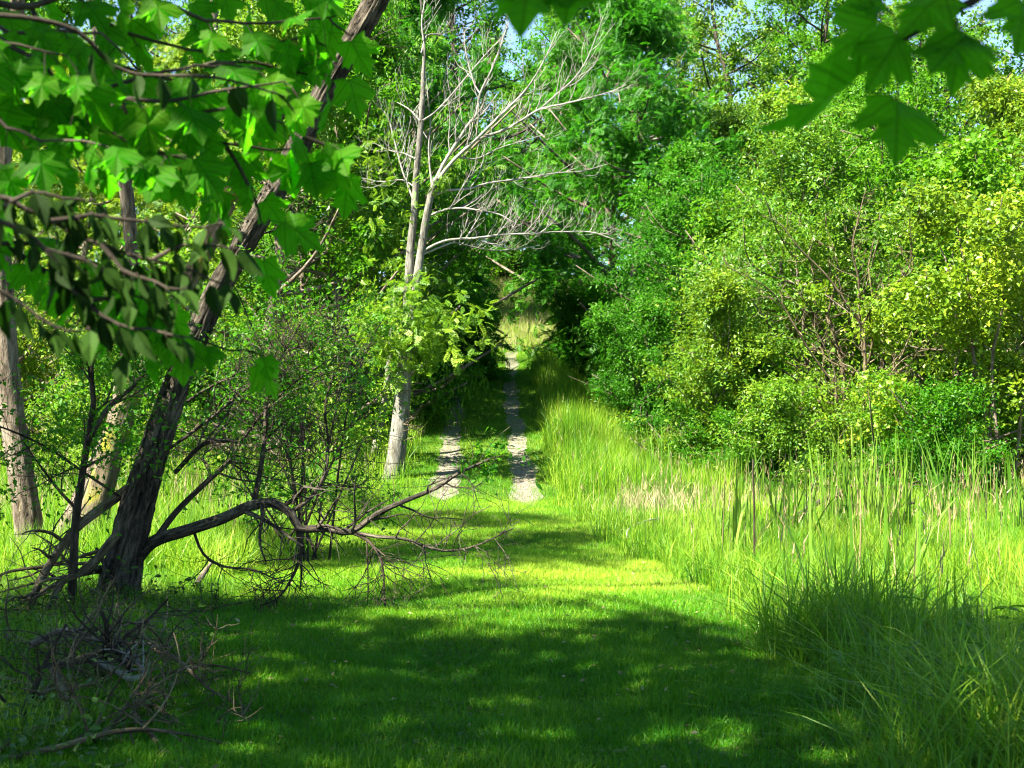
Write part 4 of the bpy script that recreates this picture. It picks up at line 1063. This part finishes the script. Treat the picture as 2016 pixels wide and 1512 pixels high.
T_(PR['fern_shrub'], 'walnut_sapling', 'walnut sapling leaning to the field gap', 'sapling', 1205, 43, s=0.9, rz=4.1, leaf='deep', group=G2)
T_(PR['fern_shrub'], 'walnut_sapling', 'dark walnut sapling reaching in under the field gap', 'sapling', 1135, 44.5, s=0.95, rz=5.3, leaf='deep', group=G2)
T_(PR['broad_bush'], 'field_bush', 'bush closing the top of the sunny field', 'bush', 1000, 82, s=1.5, rz=1.2, leaf='mid', group='bushes at the top of the field')
T_(PR['broad_bush'], 'field_bush', 'bush at the top of the field beside the tall distant tree', 'bush', 1090, 84, s=1.6, rz=3.2, leaf='mid', group='bushes at the top of the field')
# crowns of the bare trunks, above the frame
for (tt, QQ, rad_, lf_) in ((tA, QA, 1.5, 'mid'), (tB, QB, 1.5, 'mid'), (tC, QC, 1.2, 'mid'), (tD, QD, 1.8, 'fresh')):
    mb = MB(); tw_ = MB(); e_ = QQ[-1]
    cs_ = e_ + R.normal(0, 1, (34, 3)) * [rad_ * 0.6, rad_ * 0.6, rad_ * 0.45] + [0, 0, rad_ * 0.5]
    cs_[:, 2] = np.maximum(cs_[:, 2], CAMZ + 0.285 * cs_[:, 1] + 0.4)
    for c_ in cs_: tube(tw_, [QQ[-8], (e_ + c_) / 2, c_], (0.02, 0.005), 5, 0.3)
    sprays(mb, cs_, R.uniform(0.35, 0.7, len(cs_)), 6, 9, 0.12, 'leaf', 0.2, 0.8, 0.5, 0.05)
    child('crown', mb, M[lf_], tt); child('limb', tw_, M['bark_mid'], tt, True)
# far trees
FAR = [(120, 62, 'tall', 'mid', 'tall tree far behind the sunlit locusts'), (420, 68, 'tall', 'mid', 'tall far tree seen through the maple leaves'), (540, 68, 'tall', 'mid', 'tall far tree beside the leaning trunk top'),
       (840, 66, 'tall', 'deep', 'tall far tree behind the willow'), (1130, 74, 'tall', 'mid', 'tall far tree over the sunny field'), (1340, 66, 'tall', 'pale', 'tall pale tree framing the sky gap'),
       (1560, 72, 'tall', 'mid', 'tall far tree behind the elms'), (1800, 62, 'tall', 'fresh', 'tall far tree behind the yellow bushes'), (2010, 58, 'tall', 'mid', 'tall far tree at the end of the bank'),
       (300, 85, 'oak', 'mid', 'broad far tree closing the woods behind the locusts'), (980, 95, 'tall', 'mid', 'distant tree at the top of the field'), (1480, 92, 'oak', 'mid', 'broad distant tree under the sky gap'), (1720, 88, 'oak', 'mid', 'broad distant tree behind the dark hollow'),
       (1010, 84, 'oak', 'mid', 'broad far tree closing the end of the field'), (1100, 90, 'tall', 'deep', 'tall distant tree beyond the field end'), (900, 78, 'oak', 'mid', 'broad far tree on the field edge behind the willow'), (1850, 55, 'tall', 'mid', 'tall tree behind the oak over the taller green bush'), (1610, 60, 'tall', 'mid', 'tall tree behind the leafy elm'), (1980, 50, 'oak', 'fresh', 'oak over the end of the yellow bushes'), (900, 58, 'tall', 'deep', 'tall dark tree behind the bare twin stems'), (60, 56, 'tall', 'mid', 'tall tree far behind the pale trunk'), (270, 64, 'tall', 'fresh', 'tall tree behind the oak that closes the view'), (480, 56, 'tall', 'mid', 'tall tree just past the top of the leaning trunk'), (770, 58, 'tall', 'deep', 'tall dark tree behind the willow crown'), (760, 80, 'tall', 'mid', 'far tree in the gap above the walnut over the track'), (1420, 60, 'tall', 'fresh', 'far tree just behind the bright crowned elm'), (1690, 66, 'tall', 'mid', 'far tree between the two elms'), (540, 76, 'tall', 'fresh', 'far tree glimpsed past the dark trunk top'),
       (-900, 30, 'oak', 'mid', 'broad tree beyond the long grass on the sunny side'), (-500, 34, 'elm', 'fresh', 'elm beyond the long grass past the pale trunk'), (-250, 42, 'oak', 'mid', 'broad tree next to the elm past the pale trunk'),
       (-1500, 26, 'elm', 'mid', 'elm at the far side of the long grass'), (2500, 34, 'oak', 'yellow', 'broad tree beyond the end of the yellow bushes'), (2900, 30, 'elm', 'fresh', 'elm past the end of the wet meadow'), (-60, 48, 'oak', 'fresh', 'broad tree past the pale trunk'), (2120, 36, 'elm', 'yellow', 'elm crowding in past the yellow bushes')]
for k, (px, d, pr, lf, lab) in enumerate(FAR):
    T_(PR[pr], 'far_tree', lab, 'tree', px, d, s=0.95 + 0.15 * ((k * 7) % 5) / 5, rz=k * 1.3, leaf=lf, group=G1)
#@@END


#@@DETAIL
# ------------------------------------------------------------------ cattails, reeds, sticks, weeds
def cattail(px, py, n, h, label, spread=0.28, dry=0.0):
    g = ground_at(px, py)
    t = thing('cattail_clump', label, 'cattail', g, 'cattails on the wet meadow')
    mb = MB()
    a = R.uniform(0, 6.28, n); r = spread * np.sqrt(R.uniform(0, 1, n))
    x, y = g[0] + r * np.cos(a), g[1] + r * np.sin(a)
    blades(mb, x, y, h * 1.08 * R.uniform(0.45, 1.15, n), R.uniform(0.018, 0.036, n), 5, 0.22, 0.5, 0.2)
    child('foliage', mb, M['cattail'], t)
    mb = MB()
    m = max(3, n // 5)
    a = R.uniform(0, 6.28, m); r = spread * np.sqrt(R.uniform(0, 1, m))
    blades(mb, g[0] + r * np.cos(a), g[1] + r * np.sin(a), h * R.uniform(0.3, 0.8, m), R.uniform(0.012, 0.022, m), 4, 0.5, 0.6, 0.2)
    child('dry_foliage', mb, M['straw'], t)


for px, py, n, h, lab in [
    (1450, 1120, 30, 0.95, 'dark cattail clump at the lawn side of the brown stalk'), (1560, 1075, 34, 1.15, 'dense cattail clump just behind the brown stalk'),
    (1640, 1050, 40, 1.35, 'thick cattail clump below the low bush with dead stems'), (1700, 1040, 46, 1.45, 'tallest cattail clump in front of the dark driftwood'),
    (1765, 1050, 36, 1.3, 'cattail clump between the tallest clump and the bent stalks'), (1850, 1045, 40, 1.5, 'cattail clump standing before the yellowish bush'),
    (1930, 1010, 30, 1.2, 'cattail clump near the pale snag'), (2000, 1060, 24, 1.1, 'cattail clump at the picture edge'),
    (1300, 960, 34, 1.25, 'cattail clump in the shade under the verge bank'), (1345, 965, 26, 1.1, 'small cattail clump at the foot of the rounded bush'),
    (1255, 1010, 14, 0.9, 'sparse cattail clump beside the dead reeds'), (1630, 1200, 12, 0.9, 'few cattail blades standing in the sunlit grass'),
    (1780, 1190, 10, 0.9, 'few thin cattail blades at the edge of the shade'), (1480, 985, 22, 1.1, 'cattail clump in front of the low sprawling bush')]:
    cattail(px, py, n, h, lab)


def stalk(px, py, top, label, mat, r=0.006):
    g = ground_at(px, py)
    mb = MB(); e = at(top[0], top[1], g[1])
    tube(mb, [g - [0, 0, 0.05], (g + e) / 2 + [0.01, 0, 0], e], (r * 1.3, r * 0.7), 6, 0.1)
    o = link('dry_stalk', mb.mesh('dry_stalk', M[mat], True)); tag(o, label, 'stalk', 'old dry stalks in the meadow')


stalk(1484, 1150, (1482, 905), 'straight dark brown stalk rising from the cattails', 'twig_dark', 0.010)
stalk(1690, 1155, (1694, 965), 'slim pale tan stalk in the middle of the meadow', 'straw', 0.008)
stalk(1908, 1085, (1906, 985), 'short pale stalk near the picture edge', 'straw', 0.008)
stalk(1870, 1120, (1868, 990), 'thin tan stalk before the yellowish bush', 'straw', 0.007)


def stick(name, label, cat, paths, d=None, r=(0.02, 0.005), mat='dead', kids=3, klen=0.3, group=None, lift=None):
    """paths in photo pixels; each point lies on or just over the ground at that pixel unless d is given"""
    mb = MB(); base = None
    for pp in paths:
        P = []
        for q in pp:
            if d is None:
                g = ground_at(q[0], q[1] + (q[2] if len(q) > 2 else 0))
                p = at(q[0], q[1], g[1]); p[2] = max(p[2], float(gz(p[0], p[1])) + 0.02)
            else: p = at(q[0], q[1], d)
            P.append(p)
        if base is None: base = P[0]
        bough(mb, P, r, 7, 0.06, kids, klen, 2, (0, 0, 0.03), 0.25, None, 0.1, 0.9)
    t = thing(name, label, cat, on(base[0], base[1]), group)
    child('limb', mb, M[mat], t, True)
    return t


GF = 'fallen branches heaped under the leaning tree'
stick('fallen_branch', 'bent grey fallen branch curving down to the picture corner', 'branch', [[(105, 1315, 60), (126, 1360, 50), (122, 1415, 30), (60, 1440, 20), (-20, 1495, 10)]], r=(0.026, 0.014), kids=11, klen=0.62, group=GF)
stick('fallen_branch', 'pale broken branch lying on top of the heap', 'branch', [[(110, 1312, 60), (180, 1290, 70), (215, 1278, 80), (262, 1300, 60)]], r=(0.022, 0.014), kids=9, klen=0.50, group=GF)
stick('fallen_branch', 'crooked dark branch standing up out of the heap', 'branch', [[(252, 1330, 30), (250, 1290, 75), (215, 1275, 90), (210, 1230, 140), (200, 1205, 160)]], r=(0.020, 0.010), mat='twig_dark', kids=11, klen=0.62, group=GF)
stick('fallen_branch', 'long thin grey branch reaching from the heap across the lawn edge', 'branch', [[(270, 1370, 20), (310, 1395, 20), (360, 1430, 10), (420, 1432, 8), (520, 1420, 5)]], r=(0.016, 0.005), kids=12, klen=0.50, group=GF)
stick('fallen_branch', 'slender branch arching over the shaded grass', 'branch', [[(300, 1275, 40), (350, 1300, 50), (395, 1340, 40), (420, 1362, 25), (495, 1405, 5)]], r=(0.014, 0.005), kids=12, klen=0.44, group=GF)
stick('fallen_branch', 'branch snapped to a pale point in the heap', 'branch', [[(180, 1300, 60), (230, 1320, 50), (260, 1338, 40), (282, 1330, 45), (268, 1290, 70)]], r=(0.024, 0.012), mat='dead_white', kids=7, klen=0.38, group=GF)
stick('fallen_branch', 'tan forked branch propped on the heap', 'branch', [[(190, 1470, 5), (225, 1420, 20), (262, 1370, 50), (285, 1330, 70)]], r=(0.018, 0.008), kids=11, klen=0.56, group=GF)
stick('fallen_branch', 'thin branch lying along the undergrowth at the picture edge', 'branch', [[(-30, 1330, 20), (50, 1345, 20), (110, 1380, 15), (210, 1385, 15)]], r=(0.014, 0.005), kids=8, klen=0.50, group=GF)
stick('fallen_branch', 'mossy branch deep in the heap', 'branch', [[(60, 1270, 60), (130, 1240, 80), (200, 1262, 70), (300, 1268, 60), (340, 1275, 50)]], r=(0.020, 0.006), mat='bark_mid', kids=12, klen=0.62, group=GF)
stick('fallen_branch', 'brittle branch with many twigs in front of the heap', 'branch', [[(330, 1500, 5), (300, 1450, 10), (262, 1400, 30), (256, 1365, 40)]], r=(0.015, 0.006), kids=8, klen=0.56, group=GF)
stick('fallen_branch', 'dark twiggy branch lying in the shaded grass', 'branch', [[(500, 1250, 5), (440, 1240, 8), (400, 1225, 10), (340, 1245, 10)]], r=(0.010, 0.004), mat='twig_dark', kids=8, klen=0.44, group=GF)
stick('fallen_branch', 'long bare branch crossing the front of the heap towards the shaded lawn', 'branch', [[(20, 1500, 5), (120, 1470, 25), (230, 1440, 45), (330, 1440, 30), (450, 1470, 5)]], r=(0.018, 0.005), kids=8, klen=0.7, group=GF)
stick('fallen_branch', 'bare branch leaning from the heap up to the lowest bough', 'branch', [[(200, 1330, 20), (230, 1270, 90), (290, 1220, 140), (330, 1180, 190)]], r=(0.016, 0.005), mat='twig_dark', kids=8, klen=0.7, group=GF)
stick('fallen_branch', 'grey branch half sunk in the undergrowth at the picture edge', 'branch', [[(-40, 1240, 20), (40, 1260, 30), (120, 1290, 20), (190, 1350, 10)]], r=(0.024, 0.008), kids=8, klen=0.8, group=GF)
stick('fallen_branch', 'wiry dead branch spreading over the grass beside the heap', 'branch', [[(290, 1340, 10), (350, 1320, 40), (420, 1310, 40), (500, 1330, 10)]], r=(0.012, 0.004), kids=8, klen=0.6, group=GF)
stick('fallen_branch', 'dark branch rising out of the undergrowth below the sapling', 'branch', [[(40, 1420, 5), (70, 1350, 60), (95, 1290, 110), (130, 1230, 160)]], r=(0.020, 0.007), mat='twig_dark', kids=8, klen=0.7, group=GF)
stick('broken_limb', 'short pale broken limb lying in the long sunlit grass', 'branch', [[(386, 1152, 20), (402, 1128, 30), (416, 1108, 45)]], r=(0.032, 0.014), mat='bark_tan', kids=0)
stick('driftwood', 'dark rotten branch among the cattails under the low bush', 'branch', [[(1550, 1030, 10), (1620, 985, 40), (1680, 975, 45), (1740, 1000, 30), (1800, 990, 30)]], r=(0.05, 0.02), mat='twig_dark', kids=6, klen=0.7)
stick('driftwood', 'grey curved dead branch beside the lawn at the dead reeds', 'branch', [[(1233, 1062, 10), (1236, 1045, 25), (1250, 1035, 30), (1275, 1025, 40), (1300, 1020, 40)]], r=(0.022, 0.008), mat='dead_white', kids=4, klen=0.3)
stick('driftwood', 'pale dead branch lying at the foot of the low bush', 'branch', [[(1640, 975, 20), (1700, 950, 40), (1760, 960, 35), (1830, 940, 45)]], r=(0.04, 0.015), mat='dead', kids=6, klen=0.6)
stick('fallen_twig', 'short dark twig lying on the shaded lawn', 'twig', [[(1284, 1326, 2), (1296, 1322, 3), (1306, 1316, 4)]], r=(0.010, 0.004), mat='twig_dark', kids=1, klen=0.06)
stick('dead_brush', 'tangle of dead brown brush behind the arching bough', 'branch', [[(560, 890, 0), (620, 875, 20), (690, 880, 10)], [(540, 880, 0), (600, 850, 40), (660, 890, 5)], [(620, 905, 0), (680, 860, 30), (720, 880, 10)]], r=(0.03, 0.01), mat='dead', kids=16, klen=1.0)
stick('dead_brush', 'brown dead brush in the shadow under the rounded bush', 'branch', [[(1230, 900, 10), (1290, 860, 40), (1350, 890, 10)], [(1260, 890, 0), (1320, 850, 30), (1380, 880, 10)]], r=(0.03, 0.01), mat='bark_mid', kids=16, klen=0.9)

gD = on(*at(1690, 700, 29.3)[:2])
t = thing('dead_shrub', 'bare grey dead boughs jutting out of the middle of the bushy bank', 'dead shrub', gD)
for pp, r0 in [([(1690, 980), (1700, 800), (1700, 660), (1665, 595), (1625, 540), (1575, 490), (1535, 440), (1500, 425)], 0.075), ([(1700, 700), (1692, 620), (1690, 550), (1678, 490), (1690, 430), (1705, 370)], 0.06),
               ([(1698, 640), (1740, 570), (1780, 545), (1795, 500), (1790, 430)], 0.04), ([(1660, 980), (1655, 860), (1648, 790), (1640, 720), (1600, 640)], 0.06), ([(1690, 820), (1750, 740), (1790, 700), (1860, 680)], 0.04), ([(1680, 800), (1600, 700), (1540, 600), (1500, 560), (1420, 520)], 0.045)]:
    mb = MB(); bough(mb, pxpath(pp, 29.3, 28.4), (r0 * 0.6, 0.007), 7, 0.12, 13, 0.9, 2, (0, 0, 0.1), 0.25, None, 0.35, 0.9)
    child('bough', mb, M['dead'], t, True)

# dead reeds by the bank
g = ground_at(1275, 1015)
t = thing('dead_reed_clump', 'bleached broken reeds at the foot of the grass bank', 'reeds', g)
mb = MB()
n = 420; x = g[0] + R.normal(0, 0.42, n); y = g[1] + R.normal(0, 0.5, n)
blades(mb, x, y, R.uniform(0.15, 0.7, n), R.uniform(0.006, 0.016, n), 3, 0.7, 0.75, 0.2)
child('dry_foliage', mb, M['straw'], t)
g = ground_at(1430, 1000)
t = thing('dead_reed_clump', 'flattened straw coloured reeds behind the brown stalk', 'reeds', g)
mb = MB()
n = 550; x = g[0] + R.normal(0, 0.9, n); y = g[1] + R.normal(0, 1.0, n)
blades(mb, x, y, R.uniform(0.1, 0.5, n), R.uniform(0.006, 0.014, n), 3, 1.0, 0.7, 0.2)
child('dry_foliage', mb, M['straw'], t)


# broad leaved weeds in the near shade
def weed(px, py, h, nlev, ls, label, mat='mid'):
    g = ground_at(px, py)
    t = thing('leafy_weed', label, 'weed', g, 'broad leaved weeds in the shaded grass')
    sm_, lv_ = MB(), MB()
    Q, rr, T = tube(sm_, walk(g, (R.normal(0, .1), R.normal(0, .1), 1), h, 5, 0.08), (0.004, 0.002), 6, 0.03)
    P, A, Nn = [], [], []
    for k in range(nlev):
        i = int((0.3 + 0.7 * k / max(1, nlev - 1)) * (len(Q) - 1))
        for j in range(3 if k < nlev - 1 else 5):
            a = k * 1.0 + j * 2 * np.pi / (3 if k < nlev - 1 else 5)
            P.append(Q[i] + R.normal(0, 0.004, 3)); A.append([math.cos(a), math.sin(a), R.uniform(-0.25, 0.25)]); Nn.append([R.normal(0, .2), R.normal(0, .2), 1])
    add_leaves(lv_, 'ovate', np.array(P), np.array(A), np.array(Nn), ls * R.uniform(0.75, 1.15, len(P)), np.clip(R.normal(0.6, 0.12, len(P)), 0, 1))
    child('stem', sm_, M['tall'], t, True); child('foliage', lv_, M[mat], t)


for px, py, h, nl_, ls, lab in [
    (1930, 1500, 0.42, 4, 0.075, 'tallest broad leaved weed close in the shaded corner'), (1985, 1420, 0.38, 4, 0.085, 'wide leaved weed at the picture edge behind the tallest weed'),
    (1850, 1490, 0.26, 3, 0.06, 'short weed with small leaves in front of the tall grass'), (1650, 1380, 0.22, 3, 0.10, 'weed with long drooping leaves beside the lawn edge'),
    (1895, 1285, 0.40, 4, 0.10, 'weed raising broad leaves at the top of the shaded grass'), (1985, 1310, 0.36, 4, 0.10, 'broad weed leaning out of the shaded grass at the picture edge'),
    (1760, 1300, 0.38, 3, 0.09, 'weed half hidden in the shaded grass'), (1800, 1400, 0.34, 4, 0.07, 'leafy weed between the drooping weed and the tallest one'), (1960, 1480, 0.30, 3, 0.10, 'low wide weed at the foot of the tallest weed'), (1720, 1480, 0.16, 3, 0.06, 'small weed at the very edge of the shaded lawn'), (1880, 1380, 0.4, 4, 0.08, 'upright weed standing behind the tallest weed')]:
    weed(px, py, h, nl_, ls, lab)

# grey snag standing by the verge
g = ground_at(1170, 842)
t = thing('stump', 'thin broken grey stump in the shade beside the verge', 'stump', on(*at(1172, 812, 37)[:2]))
mb = MB(); P = pxpath([(1172, 860), (1171, 820), (1173, 790)], 37); tube(mb, P, (0.08, 0.05), 10, 0.08, furrow=0.1); child('trunk', mb, M['bark_grey'], t, True)
#@@END


#@@CAMERA
# ------------------------------------------------------------------ light, sky, camera
sc = bpy.context.scene
w = bpy.data.worlds.new('World'); sc.world = w; w.use_nodes = True
nt = w.node_tree; bg = nt.nodes['Background']
sky = nt.nodes.new('ShaderNodeTexSky'); sky.sky_type = 'NISHITA'; sky.sun_disc = False; sky.air_density = 0.8; sky.dust_density = 0.1; sky.ozone_density = 1.6; sky.altitude = 800
sky.sun_elevation = math.radians(SUN_EL); sky.sun_rotation = math.radians(SUN_AZ)
nt.links.new(sky.outputs[0], bg.inputs[0]); bg.inputs[1].default_value = 0.05

from mathutils import Vector
ld_ = bpy.data.lights.new('sun', 'SUN'); ld_.energy = 5.0; ld_.angle = math.radians(0.53); ld_.color = (1.0, 0.93, 0.78)
so = bpy.data.objects.new('sun', ld_); C.objects.link(so); so.location = (-20, -20, 30)
so.rotation_euler = Vector((-S[0], -S[1], -S[2])).to_track_quat('-Z', 'Y').to_euler()

cd = bpy.data.cameras.new('camera'); cam = bpy.data.objects.new('camera', cd); C.objects.link(cam)
cam.location = (0, 0, CAMZ); cam.rotation_euler = (math.radians(90), 0, 0)
cd.sensor_width = 36; cd.lens = 36 * F / 2016; cd.clip_start = 0.05; cd.clip_end = 3000
cd.dof.use_dof = True; cd.dof.focus_distance = 22; cd.dof.aperture_fstop = 7.0
sc.camera = cam
sc.view_settings.view_transform = 'Standard'; sc.view_settings.look = 'None'; sc.view_settings.gamma = 1.0
sc.view_settings.exposure = 2.9
cy = sc.cycles
cy.max_bounces = 7; cy.diffuse_bounces = 4; cy.transmission_bounces = 4; cy.glossy_bounces = 2; cy.transparent_max_bounces = 4
cy.sample_clamp_indirect = 6
cy.filter_width = 1.1
cy.use_denoising = True
try:
    cy.denoiser = 'OPENIMAGEDENOISE'; cy.denoising_prefilter = 'ACCURATE'
except Exception:
    pass
